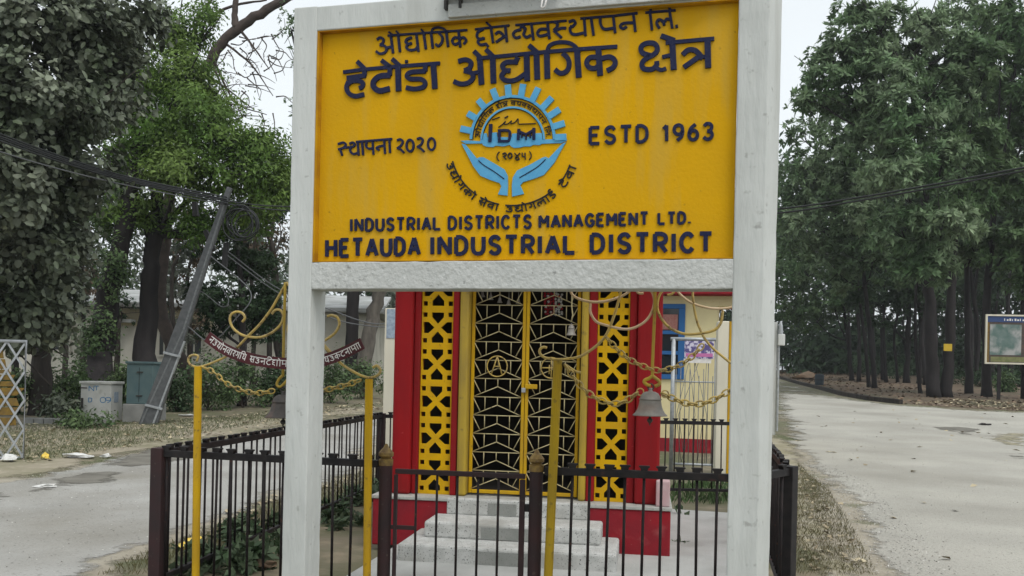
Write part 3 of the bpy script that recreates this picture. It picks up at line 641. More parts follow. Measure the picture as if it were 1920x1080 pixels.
AL = plane2(FL, GL, .07); AR = plane2(GR, BR, .07)
def zpts(pl, x0, y0, s, pts, off=0.0, n=4):
    q = smooth_pts(pts, n) if len(pts) > 2 else pts
    return [pl.hit(x0+a/s, y0+b/s, off) for a, b in q]
def chain(pl, x0, y0, s, pts, link, wire, label, group=None, m='gold_iron', sag_n=10):
    path = zpts(pl, x0, y0, s, pts, .012, sag_n); L = [0.0]
    for a, b in zip(path, path[1:]): L.append(L[-1]+(b-a).length)
    n = int(L[-1]/(link*.74)); mb = MB()
    def at(t):
        for i in range(len(path)-1):
            if L[i+1] >= t: return path[i].lerp(path[i+1], (t-L[i])/max(1e-9, L[i+1]-L[i]))
        return path[-1]
    for k in range(n):
        a, b = at(k*link*.74), at(k*link*.74+link); ax = (b-a).normalized(); mid = (a+b)/2
        side = pl.n.cross(ax).normalized()
        nn = (side+pl.n*.25).normalized() if k % 2 else (pl.n*.85+side*.35).normalized()
        ring = [mid + ax*(link/2*math.cos(2*math.pi*j/10)) + nn*(link*.31*math.sin(2*math.pi*j/10)) for j in range(10)]
        mb.tube(ring+[ring[0]], wire, 5, caps=False)
    solo(mb, 'chain', m, label, 'chain', group, smooth=True)
def bell(pl, px, ptop, pbot, half, label, off=0.0, clap=True, m='bell_metal'):
    top = pl.hit(px, ptop, off); bot = pl.hit(px, pbot, off); h = top.z-bot.z; d = (bot-ORG).y; r = half/F*d
    c = Vector((bot.x, bot.y, bot.z)); t = thing('temple_bell', label, 'bell', c)
    prof = [(r*.94, h*.005), (r, 0), (r*.985, h*.03), (r*.86, h*.10), (r*.74, h*.22), (r*.665, h*.36), (r*.62, h*.52), (r*.615, h*.565), (r*.65, h*.575), (r*.65, h*.605), (r*.60, h*.615), (r*.56, h*.70), (r*.45, h*.80), (r*.28, h*.855), (r*.13, h*.87), (r*.10, h*.93), (r*.12, h*.96), (r*.10, h)]
    mb = MB(); mb.lathe(c, prof, 32); mb.build('body', m, t, smooth=True)
    lp = MB(); q = [c+Vector((0, 0, h*1.02)) + pl.u*(r*.16*math.cos(a)) + Vector((0, 0, r*.2*math.sin(a))) for a in [i*math.pi/6 for i in range(13)]]
    lp.tube(q, r*.045, 6, caps=False); lp.build('loop', 'dark_metal', t, smooth=True)
    if clap:
        k = MB(); k.lathe(c, [(r*.06, -h*.02), (r*.06, -h*.07), (r*.15, -h*.12), (r*.17, -h*.18), (r*.11, -h*.24), (r*.04, -h*.27), (r*.04, -h*.33), (r*.02, -h*.35)], 12)
        k.build('clapper', 'dark_metal', t, smooth=True)
    return t
def pole(pl, top, bot, r, t, m='pole_yellow'):
    a = pl.hit(*top); b = pl.hit(*bot); d = (b-a).normalized(); b = b + d*((b.z+.02)/max(.2, -d.z)) if b.z > -.02 else b
    mb = MB(); mb.tube([a, b], r, 14); mb.build('pole', m, t)

# left bell arch
la = thing('bell_arch', 'yellow two pole arch of curled ironwork carrying the curved maroon name strip', 'bell arch', flat(AL.hit(370, 1060)))
pole(AL, (371.5, 687), (367, 1068), .024, la); pole(AL, (692, 711), (688, 1075), .024, la)
Z3 = (340, 540, 3.857)
def iron(pl, z, pts, r, t, m='gold_iron', off=0.0, name='scroll', straight=False):
    mb = MB(); mb.tube(zpts(pl, *z, pts, off, 1 if straight else 5), r, 7); return mb.build(name, m, t, smooth=True)
iron(AL, Z3, [(440,245),(460,215),(440,182),(400,172),(362,192),(352,235),(375,290),(430,335),(500,355),(580,355),(650,325),(700,285),(730,240),(735,190),(715,160),(680,160),(655,188)], .0085, la)
iron(AL, Z3, [(1056,205),(1088,197),(1128,213),(1143,262),(1115,320),(1060,365),(1000,395),(930,405),(850,390),(790,350),(770,300),(785,240),(820,200),(860,215),(870,250)], .0085, la)
iron(AL, Z3, [(110,530),(122,495),(95,483),(60,495),(50,525),(68,556),(115,570),(175,560),(250,530),(330,492),(400,440)], .0075, la)
iron(AL, Z3, [(1385,575),(1415,562),(1440,592),(1425,625),(1375,648),(1320,640),(1250,608),(1160,550),(1080,465),(1030,408),(960,330)], .0085, la)
iron(AL, Z3, [(405,430),(480,350),(560,270),(640,168),(700,68),(760,-40)], .0085, la, name='stay')
iron(AL, Z3, [(1070,470),(1000,380),(930,270),(860,120),(800,10),(760,-40)], .0085, la, name='stay')
iron(AL, Z3, [(752,-40),(742,300),(735,640)], .009, la, 'old_yellow', name='hanger_rod')
iron(AL, Z3, [(735,630),(705,660),(690,700),(715,715),(745,690),(770,660)], .009, la, 'old_yellow', name='hanger_hook')
cl = smooth_pts([(190,352),(300,432),(420,487),(560,524),(740,545),(900,545),(1040,520),(1180,468),(1312,400)], 6)
def strip(off0, off1, hw, m, name, par):
    f = [AL.hit(340+a/3.857, 540+b/3.857, .012) for a, b in cl]; mb = MB(); vs = []; n = len(f)
    for i, p in enumerate(f):
        d = (f[min(i+1, n-1)]-f[max(i-1, 0)]).normalized(); s_ = AL.n.cross(d)
        for o_, h_ in ((off0, hw), (off0, -hw), (off1, -hw), (off1, hw)): vs.append(p + s_*h_ + AL.n*o_)
    fs = [(4*i+j, 4*i+(j+1) % 4, 4*i+4+(j+1) % 4, 4*i+4+j) for i in range(n-1) for j in range(4)] + [(0, 1, 2, 3), (4*n-1, 4*n-2, 4*n-3, 4*n-4)]
    mb.add(vs, fs); return mb.build(name, m, par)
ban = strip(0, .008, .036, 'maroon', 'name_strip', la)
def cl_at(t, y):
    k = min(len(cl)-1.001, max(0, t)*(len(cl)-1)); i = int(k); f = k-i
    a = np.array(cl[i]); b = np.array(cl[i+1]); d = (b-a)/np.linalg.norm(b-a); p = a+(b-a)*f
    q = p + np.array((d[1], -d[0]))*(y*44-24); return (340+q[0]/3.857, 540+q[1]/3.857)
for seq, a0, a1 in ((['n','u','y','o','n','v','aa','r','g','mi','y'], .02, .30), (['s','u','n','t','ee','ksh','o','m','h','n','aa','t'], .32, .62), (['k','o',' ','s','an','y','u','k','t','n','aa','m','aa','aa'], .64, .985)):
    lt = MB()
    for q, w in dev_strokes(seq, lambda t, y, a0=a0, a1=a1: cl_at(a0+t*(a1-a0), y), 1.9, gap=.1):
        lt.ribbon([AL.hit(*p, .020) for p in q], .0050, AL.n, -.002, .0015 + .0002*random.Random(len(q)).random())
    lt.build('lettering', 'white_letter', ban)
chain(AL, *Z3, [(150,572),(240,610),(310,680),(390,722),(480,752),(580,760),(700,735)], .052, .0048, 'gilt chain sagging from the leftmost yellow pole to the half hidden bell', 'gilt chains of the bell arches', 'gold_iron')
chain(AL, *Z3, [(760,735),(860,768),(960,760),(1040,738),(1120,720),(1200,700),(1318,655)], .052, .0048, 'gilt chain rising to the yellow pole at the left side of the shrine', 'gilt chains of the bell arches', 'gold_iron')
bell(AL, 531, 733, 783, 34, 'temple bell coloured dark for its shade, half hidden behind the left white pillar', m='bell_shaded')

# right bell arch
Z5 = (980, 530, 3.856)
ra = thing('bell_arch', 'yellow pole arch of curled ironwork with a leaning pole in front of the shrine door', 'bell arch', flat(AR.hit(1030, 1080)))
pole(AR, (1046, 676), (1028, 1080), .0265, ra, 'pole_stained'); pole(AR, (1386, 688), (1384, 1075), .0265, ra)
for pts, r, m in (([(335,-40),(338,20),(360,88),(430,125),(520,140),(620,130),(720,95),(790,45),(810,0)], .0078, 'pale_iron'),
                  ([(490,150),(490,215),(530,280),(600,308),(720,335),(800,328),(880,285),(930,220),(952,140),(942,80),(915,40)], .0078, 'pale_iron'),
                  ([(1012,52),(982,110),(975,190),(1010,270),(1070,330),(1160,368),(1260,370),(1380,345),(1432,290),(1447,200)], .0085, 'gold_iron'),
                  ([(1090,0),(1112,50),(1150,95),(1220,145),(1320,178),(1420,188),(1515,175),(1590,120)], .0072, 'pale_iron'),
                  ([(820,40),(828,65),(848,78),(875,75)], .0075, 'pale_iron'), ([(1045,90),(1075,84),(1095,65),(1100,40)], .0075, 'gold_iron'),
                  ([(175,472),(150,466),(128,480),(124,508),(158,540),(240,554),(330,550),(420,530),(510,475),(580,410),(622,340),(660,240),(690,140),(720,20)], .0085, 'gold_iron'),
                  ([(1590,620),(1505,580),(1440,530),(1380,480),(1320,410),(1288,350),(1258,270),(1235,150),(1225,20)], .0075, 'gold_iron'),
                  ([(305,590),(380,640),(420,650)], .0075, 'gold_iron')):
    iron(AR, Z5, pts, r, ra, m)
hr = MB(); hr.ribbon(zpts(AR, *Z5, [(958, -40), (955, 200), (938, 600), (938, 680)], .01, 1), .018, AR.n, -.007, .007); hr.build('hanger_rod', 'old_yellow', ra, bevel=.003)
iron(AR, Z5, [(938,675),(915,692),(885,705),(880,720),(900,738),(925,745)], .011, ra, 'old_yellow', .012, 'hanger_hook')
iron(AR, Z5, [(938,675),(965,695),(988,715),(985,735),(955,750)], .011, ra, 'old_yellow', .012, 'hanger_hook')
CG = 'gilt chains of the bell arches'
chain(AR, *Z5, [(600,390),(680,480),(760,550),(860,600),(960,635),(1040,630),(1150,590),(1240,520),(1310,440)], .050, .0048, 'gilt chain hanging across the red column above the grey bell', CG)
chain(AR, *Z5, [(300,590),(380,700),(440,770),(520,830),(600,865),(680,878),(760,850),(850,780)], .055, .0055, 'gilt chain from the leaning yellow pole to the grey bell', CG)
chain(AR, *Z5, [(1000,798),(1070,830),(1140,860),(1220,880),(1300,875),(1380,850),(1440,815),(1560,740)], .055, .0055, 'gilt chain from the grey bell to the right white pillar', CG)
for X, Y in ((850, 790), (1030, 805)):
    iron(AR, Z5, [(X+25*math.cos(a), Y+25*math.sin(a)) for a in [i*math.pi/5 for i in range(11)]], .004, ra, 'gold_iron', .012, 'ring')
bell(AR, 1218.7, 727, 779.5, 32.5, 'grey brass temple bell hanging in front of the red column', .012)
# ------------------------------------------------------------------ the shrine
SLAB = .08; PT = .473
SH = Plane((.10, 7.5, 0), math.radians(8.5))
def xu(px, py, off): return SH.uw(px, py, off)[0]
def z4u(X, off, py=640): return xu(700+X/4 - (py-545)*.0227, py, off)
def z5u(X, off, py=640): return xu(980+X/3.856 - (py-545)*.0227, py, off)
shr = thing('shrine', 'small red and yellow roadside shrine with lattice panels and a grilled double door', 'shrine', SH.at(0, SLAB))
ulp, urp = xu(698, 960, 0), xu(1257, 990, 0)
MB().pbox(SH, ulp, urp, SLAB-.03, PT-.03, -2.5, 0).build('podium', 'red_dull', shr, bevel=.012)
MB().pbox(SH, ulp-.012, urp+.012, PT-.03, PT, -2.51, .012).build('podium_top', 'ledge', shr, bevel=.006)
SD = [(838, 1105, 945, .006, PT-.135, PT-.031, -.05), (795, 1126, 990, .40, PT-.265, PT-.132, -.01), (745, 1156, 1035, .70, SLAB-.02, PT-.262, -.01)]
for k, (a, b, y, n, w0, w1, nb) in enumerate(SD):
    u0, u1 = xu(a, y, n), xu(b, y, n)
    if k == 0: w1 = PT+.003; nn = n+.012
    else: nn = n
    st = MB().pbox(SH, u0, u1, w0, w1, nb, nn).build('step', 'terrazzo', shr, bevel=.014 if k == 0 else .02)
    g = [(915, 969), (902, 1006), (893, 1006)][k]
    MB().pbox(SH, xu(g[0], y, n), xu(g[1], y, n), w0+.012, w1-.03, nn-.01, nn+.003).build('inlay', 'terrazzo_grey', st)
TOPZ = 2.46
def colm(u0, u1, n0, n1, m, name, bev=.01, w0=None): return MB().pbox(SH, u0, u1, PT if w0 is None else w0, TOPZ, n0, n1).build(name, m, shr, bevel=bev)
c_l0, c_l1, c_l2 = z4u(163, -.10), z4u(302, -.10), z4u(352, -.15)
colm(c_l0, c_l1, -.34, -.10, 'red_paint', 'column', .022); colm(c_l1+.002, c_l2+.01, -.33, -.15, 'red_paint', 'jamb')
c_r0, c_r1 = z5u(785, -.10), z5u(1018, -.10)
colm(c_r0+.06, c_r1, -.34, -.10, 'red_paint', 'column', .022); colm(c_r0-.006, c_r0+.058, -.33, -.15, 'red_paint', 'jamb')
colm(z4u(603, -.15), z4u(650, -.15), -.30, -.15, 'red_paint', 'jamb'); colm(z4u(652, -.13), z4u(724, -.13), -.31, -.13, 'old_yellow', 'pilaster', .022)
colm(z5u(486, -.15), z5u(546, -.15), -.30, -.15, 'red_paint', 'jamb'); colm(z5u(430, -.13), z5u(484, -.13), -.31, -.13, 'old_yellow', 'pilaster', .022)
# lattice screens: solid plates with cut openings
def lattice(u0, u1):
    hw = (u1-u0)/2; per = .318; k = hw/119.0; kp = per/278.0; outs = []
    cyc = [2.224 - i*per for i in range(0, 6)]
    for c in cyc:
        def poly(ps): return [(a*k, c - b*kp) for a, b in ps]
        hs = [poly([(-45,-114),(45,-114),(45,-78),(0,-27),(-45,-78)]), poly([(-45,114),(45,114),(45,78),(0,27),(-45,78)]),
              poly([(-106,-42),(-68,-42),(-24,0),(-68,42),(-106,42)]), poly([(106,-42),(68,-42),(24,0),(68,42),(106,42)])]
        for sx in (-1, 1):
            for sy in (-1, 1):
                x_, y_ = sx*94, sy*97; hs.append(poly([(x_-16,y_-17),(x_+16,y_-17),(x_+16,y_+17),(x_-16,y_+17)]))
        for h in hs:
            if min(q[1] for q in h) > PT+.03 and max(q[1] for q in h) < TOPZ-.03: outs.append(h)
    mid_ = (u0+u1)/2
    fill2d('lattice_screen', [(-hw, PT+.001), (hw, PT+.001), (hw, TOPZ), (-hw, TOPZ)], outs, .03, lambda a, b, c_: SH.at(mid_+a, b, -.20+c_), 'lattice_yellow', shr)
lattice(c_l2+.012, z4u(603, -.15)-.002); lattice(z5u(546, -.15)+.002, c_r0-.008)
# grilled door leaves
DO = -.24
def leaf(uA, uB, emblem, handed):
    W = uB-uA; um = (uA+uB)/2
    fr = MB(); t_ = .016
    for a, b in ((uA, uA+.027), (uB-.027, uB)): fr.pbox(SH, a, b, PT+.02, TOPZ-.05, DO-t_, DO+t_)
    fr.pbox(SH, uA+.028, uB-.028, PT+.02, PT+.05, DO-t_, DO+t_); fr.pbox(SH, uA+.028, uB-.028, TOPZ-.09, TOPZ-.05, DO-t_, DO+t_)
    lf = fr.build('door_leaf', 'pole_yellow', shr, bevel=.004)
    gr = MB(); k = (W/2-.025)/170.0; per = .158; r = .0046
    def seg(a, b): gr.tube([SH.at(um+a[0], a[1], DO), SH.at(um+b[0], b[1], DO)], r, 5)
    for i in range(13):
        y0 = 2.425 - i*per
        if y0 < PT+.09: break
        q = lambda X, Y: (X*k, max(PT+.05, y0 - Y*per/140))
        seg(q(-170, 0), q(170, 0)); seg(q(0, 0), q(0, 60)); seg(q(-88, 0), q(-88, 96)); seg(q(88, 0), q(88, 96))
        seg(q(-170, 10), q(-122, 108)); seg(q(170, 10), q(122, 108)); seg(q(-170, 138), q(0, 60)); seg(q(170, 138), q(0, 60))
    gr.build('grille', 'grille', lf, smooth=True)
    em_ = MB(); cw = SH.uw(*emblem, DO); R_ = .088
    circ = [SH.at(cw[0]+R_*math.cos(a), cw[1]+R_*math.sin(a), DO+.012) for a in [i*math.pi/12 for i in range(25)]]
    em_.tube(circ, .006, 6, caps=False)
    e = lambda x, y: SH.at(cw[0]+x*R_, cw[1]+y*R_, DO+.012)
    if handed < 0:
        em_.tube([e(-.55, -.75), e(0, .95)], .006, 6); em_.tube([e(.5, -.8), e(0, .95)], .006, 6); em_.tube([e(-.3, 0), e(.3, 0)], .005, 6)
    else:
        em_.tube([e(0, -.95), e(0, .95)], .006, 6); em_.tube([e(-.9, 0), e(.9, 0)], .006, 6); em_.tube([e(-.2, .3), e(-.2, -.6)], .005, 6)
    em_.build('emblem', 'gold_iron', lf, smooth=True)
    return lf
lA, lB, lC, lD = z4u(748, DO), z4u(1152, DO), z4u(1156, DO), z4u(1562, DO)
leaf(lA, lB, (932.5, 687), -1); lr = leaf(lC, lD, (1034, 690), 1)
hw_ = SH.uw(992, 723, DO)
MB().pbox(SH, hw_[0]-.03, hw_[0]+.075, hw_[1]-.028, hw_[1]+.012, DO+.018, DO+.045).build('bolt', 'pole_yellow', lr, bevel=.006)
pk = MB().pbox(SH, hw_[0]-.06, hw_[0]-.025, hw_[1]-.06, hw_[1]-.02, DO+.02, DO+.045); solo(pk, 'padlock', 'steel', 'small steel padlock on the bolt of the grilled shrine door', 'padlock', bevel=.004)
# shell behind the screens, roof hidden by the sign board from the street
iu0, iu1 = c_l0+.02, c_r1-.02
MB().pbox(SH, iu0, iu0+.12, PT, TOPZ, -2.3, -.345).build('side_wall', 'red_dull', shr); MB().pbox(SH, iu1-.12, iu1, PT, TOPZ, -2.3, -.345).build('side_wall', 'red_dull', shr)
MB().pbox(SH, iu0+.122, iu1-.122, PT, TOPZ, -2.3, -2.2).build('back_wall', 'interior_shade', shr)
MB().pbox(SH, iu0+.122, iu0+.13, PT+.004, TOPZ-.01, -2.19, -.36).build('shade_lining', 'interior_shade', shr); MB().pbox(SH, iu1-.13, iu1-.122, PT+.004, TOPZ-.01, -2.19, -.36).build('shade_lining', 'interior_shade', shr)  # thin sheets added to darken the inner walls by colour
MB().pbox(SH, iu0+.14, iu1-.14, PT+.003, PT+.008, -2.19, -.30).build('inner_floor', 'interior_shade', shr)
MB().pbox(SH, c_l0-.16, c_r1+.16, TOPZ, TOPZ+.12, -2.5, .04).build('roof_slab', 'red_paint', shr, bevel=.012)
um_ = (c_l0+c_r1)/2
def frust(h0, h1, s0, s1, m, name):
    cn = -1.25; b = [SH.at(um_+a*s0*1.2, h0, cn+b_*s0*1.2) for a, b_ in ((-1,-1),(1,-1),(1,1),(-1,1))]; t_ = [SH.at(um_+a*s1*1.2, h1, cn+b_*s1*1.2) for a, b_ in ((-1,-1),(1,-1),(1,1),(-1,1))]
    mb = MB(); mb.add(b+t_, [(3,2,1,0),(4,5,6,7)]+[(i,(i+1)%4,(i+1)%4+4,i+4) for i in range(4)]); return mb.build(name, m, shr, bevel=.01)
frust(TOPZ+.121, TOPZ+.26, .8, .8, 'lattice_yellow', 'roof_tier'); frust(TOPZ+.262, TOPZ+.72, .86, .22, 'red_paint', 'roof')
fn = MB(); fn.lathe(SH.at(um_, TOPZ+.72, -1.25), [(.14, 0), (.18, .05), (.12, .12), (.05, .16), (.07, .22), (.02, .34), (.005, .42)], 14); fn.build('finial', 'finial_gold', shr, smooth=True)
# pale block at the right end of the podium
pu0, pu1 = xu(1230, 930, -.02), xu(1257, 930, -.02)
MB().pbox(SH, pu0, pu1-.004, PT, PT+.21, -.5, -.02).build('end_block', mat('pink_wash', (.50, .42, .42), (.46, .30, .31), scale=6, rough=.8), shr, bevel=.01)
# things hanging in the doorway
bell(SH, 1071, 606, 629, 10, 'small grey bell hung on a thin rod before the right door leaf', -.14, clap=False)
hrod = MB(); hrod.tube([SH.hit(1073, 545, -.14)+Vector((0, 0, .25)), SH.hit(1072, 575, -.14), SH.hit(1074, 590, -.14), SH.hit(1071, 604, -.14)], .006, 6); solo(hrod, 'bell_rod', 'grille', 'thin hanging rod above the small grey bell at the door', 'rod', smooth=True)
for k, (X, Y) in enumerate(((818, 108), (880, 130), (948, 152), (1015, 172), (1088, 160))):
    mb = MB(); c = SH.hit(700+X/4, 530+Y/4, -.34); mb.lathe(c, [(.022, 0), (.024, .004), (.015, .02), (.012, .04), (.006, .05), (.003, .09), (.003, .12)], 10)
    solo(mb, 'small_bell', 'bell_metal', 'tiny dark bell strung behind the top of the left door grille', 'bell', 'string of tiny bells behind the door grille', smooth=True)
rng = random.Random(4)
gl = MB(); gw = MB()
for k in range(7):
    X0 = 1290+k*20
    for j in range(9):
        c = SH.hit(700+(X0+rng.uniform(-5, 5))/4, 530+(95+j*19+rng.uniform(-5, 5))/4, -.33)
        (gl if (k < 4) == (rng.random() < .8) else gw).lathe(c, [(.004, 0), (.011, .008), (.011, .016), (.003, .022)], 6)
gt = thing('garland', 'red and white bead garland hanging behind the right door grille', 'garland', SH.hit(1040, 600, -.33))
gl.build('red_beads', 'red_dull', gt); gw.build('white_beads', 'ledge', gt)
# ------------------------------------------------------------------ ground, roads, slab
M['ground'] = mat('ground', (.155, .135, .095), (.095, .105, .052), scale=.9, c3=(.22, .185, .13), s3=2.6, t3=(.52, .68), bump=.5, bscale=14, rough=.95)
M['verge_left'] = mat('verge_left', (.30, .265, .20), (.17, .165, .095), scale=.7, c3=(.37, .325, .25), s3=5, t3=(.55, .68), bump=.5, bscale=14, rough=.95, contrast=(.40, .62))
M['grass_ground'] = mat('grass_ground', (.235, .215, .14), (.31, .285, .21), scale=1.1, c3=(.36, .33, .27), s3=3.0, t3=(.52, .68), bump=.5, bscale=20, rough=.95)
M['forest_floor'] = mat('forest_floor', (.105, .075, .052), (.15, .11, .075), scale=1.4, c3=(.07, .07, .04), s3=.35, t3=(.5, .7), bump=.6, bscale=9, rough=.95)
M['road'] = mat('road', (.425, .412, .365), (.335, .325, .29), scale=.7, c3=(.275, .262, .228), s3=.22, t3=(.52, .74), bump=.7, bscale=45, rough=.95, contrast=(.3, .7), detail=12, spec=.1, c4=(.20, .19, .165), s4=42, t4=(.60, .72))
M['road_left'] = mat('road_left', (.40, .395, .375), (.305, .30, .28), scale=.9, c3=(.235, .222, .19), s3=.3, t3=(.50, .72), bump=.7, bscale=45, rough=.95, contrast=(.3, .7), detail=12, spec=.1, c4=(.19, .18, .16), s4=42, t4=(.60, .72))
M['sand_edge'] = mat('sand_edge', (.34, .31, .25), (.27, .24, .185), scale=2.2, c3=(.17, .165, .11), s3=1.3, t3=(.55, .66), bump=.5, bscale=20, rough=.95)
M['damp'] = mat('damp', (.135, .128, .11), (.20, .19, .165), scale=2.5, rough=.85, bump=.3, bscale=20, spec=.1)
def faded(m, soft):
    """copy of a ground material that frays out over its sheet's edge"""
    k = m+'_edge'
    if k in M: return k
    mm = M[m].copy(); mm.name = k; M[k] = mm; nt = mm.node_tree; out = nt.nodes['Material Output']; b = out.inputs['Surface'].links[0].from_socket
    at = nt.nodes.new('ShaderNodeAttribute'); at.attribute_name = 'edge'
    g = nt.nodes.new('ShaderNodeNewGeometry'); n1 = nt.nodes.new('ShaderNodeTexNoise'); n1.inputs['Scale'].default_value = 2.2; n1.inputs['Detail'].default_value = 9; n1.inputs['Roughness'].default_value = .7
    nt.links.new(g.outputs['Position'], n1.inputs['Vector'])
    ma = nt.nodes.new('ShaderNodeMath'); ma.operation = 'MULTIPLY_ADD'; ma.inputs[1].default_value = 2.6; nt.links.new(n1.outputs[0], ma.inputs[0]); nt.links.new(at.outputs['Fac'], ma.inputs[2])
    mr = nt.nodes.new('ShaderNodeMapRange'); mr.inputs[1].default_value = 1.62; mr.inputs[2].default_value = 2.02; nt.links.new(ma.outputs[0], mr.inputs[0])
    tr = nt.nodes.new('ShaderNodeBsdfTransparent'); ms = nt.nodes.new('ShaderNodeMixShader'); nt.links.new(mr.outputs[0], ms.inputs[0]); nt.links.new(tr.outputs[0], ms.inputs[1]); nt.links.new(b, ms.inputs[2]); nt.links.new(ms.outputs[0], out.inputs['Surface'])
    return k
def sheet(name, poly, m, up, jag=.0, seed=0, fade=0.0, kind='structure'):
    """a ground sheet following the terrain, polygon in world xy, with a naturally uneven, frayed edge"""
    rg = random.Random(seed); pts = [Vector((p[0], p[1])) for p in poly]
    if jag:
        for it in range(3):
            out = []
            for i, p in enumerate(pts):
                q = pts[(i+1) % len(pts)]; out.append(p); d = q-p
                if d.length > .25 and p.length < 60:
                    nn = Vector((-d.y, d.x)).normalized()*min(jag*2, d.length*.12)*rg.uniform(-1, 1); out.append((p+q)/2+nn)
            pts = out
    bm = bmesh.new()
    cv, ce, cf, *_ = delaunay_2d_cdt([(p.x, p.y) for p in pts], [], [list(range(len(pts)))], 1, 1e-4)
    bv = [bm.verts.new((q[0], q[1], 0)) for q in cv]
    for tri in cf: bm.faces.new([bv[i] for i in tri])
    ys = sorted(p.y for p in pts); xs = sorted(p.x for p in pts); cuts = []
    step = .4 if fade else 2.0
    y = max(ys[0], -8.0)
    while y < min(ys[-1], 115): cuts.append((0, y, 0, 1)); y += step if y < 24 else (1.0 if y < 45 else 4.0)
    x = max(xs[0], -40.0)
    while x < min(xs[-1], 60): cuts.append((x, 0, 1, 0)); x += step if abs(x) < 12 else 3.0
    for cx_, cy_, nx, ny in cuts:
        bmesh.ops.bisect_plane(bm, geom=bm.verts[:]+bm.edges[:]+bm.faces[:], plane_co=(cx_, cy_, 0), plane_no=(nx, ny, 0))
    for v in bm.verts: v.co.z = terrain(v.co.y)+up
    bmesh.ops.recalc_face_normals(bm, faces=bm.faces)
    bm.normal_update(); bmesh.ops.reverse_faces(bm, faces=[f_ for f_ in bm.faces if f_.normal.z < 0])
    me = bpy.data.meshes.new(name); bm.to_mesh(me); bm.free(); me.materials.append(M[faded(m, fade) if fade else m])
    if fade:
        co = np.array([v.co[:2] for v in me.vertices]); A = np.array([(p.x, p.y) for p in pts]); B = np.roll(A, -1, 0); dm = np.full(len(co), 1e9)
        for a, b in zip(A, B):
            ab = b-a; t = np.clip(((co-a)@ab)/(ab@ab+1e-12), 0, 1); dm = np.minimum(dm, np.linalg.norm(co-(a+t[:, None]*ab), axis=1))
        sc = fade*np.clip(co[:, 1]/14, .7, 3)
        at = me.attributes.new('edge', 'FLOAT', 'POINT'); at.data.foreach_set('value', np.clip(dm/sc, 0, 2).astype(np.float32))
    o = bpy.data.objects.new(name, me); COL.objects.link(o); return tag(o, kind=kind)
xy = lambda px, py: (G(px, py).x, G(px, py).y)
sheet('ground', [(-500, -60), (500, -60), (500, 900), (-500, 900)], 'ground', 0)
Lnear = [xy(*p) for p in ((165,1080),(295,1025),(400,985),(520,935),(690,880))]
Lfar = [xy(*p) for p in ((735,768),(640,783),(540,800),(420,822),(300,842),(200,858),(60,892),(0,904))]
sheet('road', [(-30, -8), (-2.5, -8), (-2.75, 3)] + Lnear + [(-2.4, 20)] + Lfar + [(-9, 10.6), (-30, 8)], 'road_left', .012, .12, 3, .45)
sheet('verge', [(-31, -8.4), (-2.1, -8.4), (-2.45, 3)] + [(x+.28, y-.1) for x, y in Lnear] + [(-1.8, 20.5)] + [(x-.1, y+.55) for x, y in Lfar] + [(-9.2, 11.2), (-31, 8.6)], 'sand_edge', .006, .25, 5, .5)
sheet('verge', [(-30, 7.8), (-9, 10.4)] + [(x, y-.1) for x, y in Lfar[::-1]] + [xy(*p) for p in ((735,755),(560,772),(440,780),(300,789),(160,793),(40,794),(-100,800))] + [(-32, 21)], 'verge_left', .003, .2, 7, .5)
Rn = [xy(*p) for p in ((1640,1080),(1600,995),(1562,928),(1522,890),(1500,872),(1478,848),(1460,805),(1450,770),(1442,735),(1436,709))]
Rf = [xy(*p) for p in ((1452,707),(1500,722),(1560,738),(1640,753),(1690,759),(1800,768),(1935,773))]
sheet('road', [(2.2, -8), (2.75, 4)] + Rn + Rf + [(40, 32), (40, -8)], 'road', .012, .12, 11, .45)
sheet('verge', [(1.6, -8), (2.35, 4)] + [(x-.35, y) for x, y in Rn[:6]] + Rn[6:] + Rf + [(41, 33), (41, -8)], 'sand_edge', .006, .3, 13, .5)
sheet('grass_verge', [(1.2, -6), (2.9, -6), (3.4, 7), (5.9, 15.5), (6.2, 22), (3.6, 22), (2.95, 11.4), (1.85, 5.8), (1.2, 3)], 'grass_ground', .003, .3, 17, .4)
RfW = [(x, y) for x, y in Rf]
sheet('forest_floor', RfW + [(44, 33), (90, 40), (90, 112), (14, 112), (16, 80)], 'forest_floor', .0045, .3, 19, .6)
def damp(pts, sd):
    sheet('damp_patch', [xy(*p) for p in pts], 'damp', .017, .10, sd, .32)
damp([(40,922),(80,905),(120,893),(225,882),(250,893),(215,906),(150,914),(90,930)], 1)
damp([(-60,922),(15,924),(34,934),(8,950),(-60,975)], 2)
damp([(175,874),(215,855),(300,838),(420,822),(425,850),(330,870),(250,884)], 3)
damp([(1732,802),(1790,797),(1850,806),(1838,818),(1800,824),(1780,812)], 4)
damp([(1868,852),(1925,850),(1930,866),(1895,862)], 5)
damp([(700,812),(735,800),(737,830),(700,845)], 6)
# grassy patches breaking the pale road on the right
sheet('grass_patch', [xy(*p) for p in ((1845,822),(1880,812),(1930,806),(1930,838),(1880,842))], 'grass_ground', .017, .1, 23, .3)
# concrete slab inside the fence
u1 = (GL-FL).normalized(); back = (BL-FL).normalized()
s0 = FL+u1*1.05+back*.1; s1 = FR-u1*.12+back*.1; s2 = FR+(BK-FR).normalized()*4.1; s3 = FL+u1*1.25+back*5.0
sl = MB(); sl.prism([Vector((p.x, p.y, -.05)) for p in (s0, s1, s2-u1*.15, s3)], (0, 0, .05+SLAB))
so = sl.build('slab', 'concrete', bevel=.012); tag(so, kind='structure')

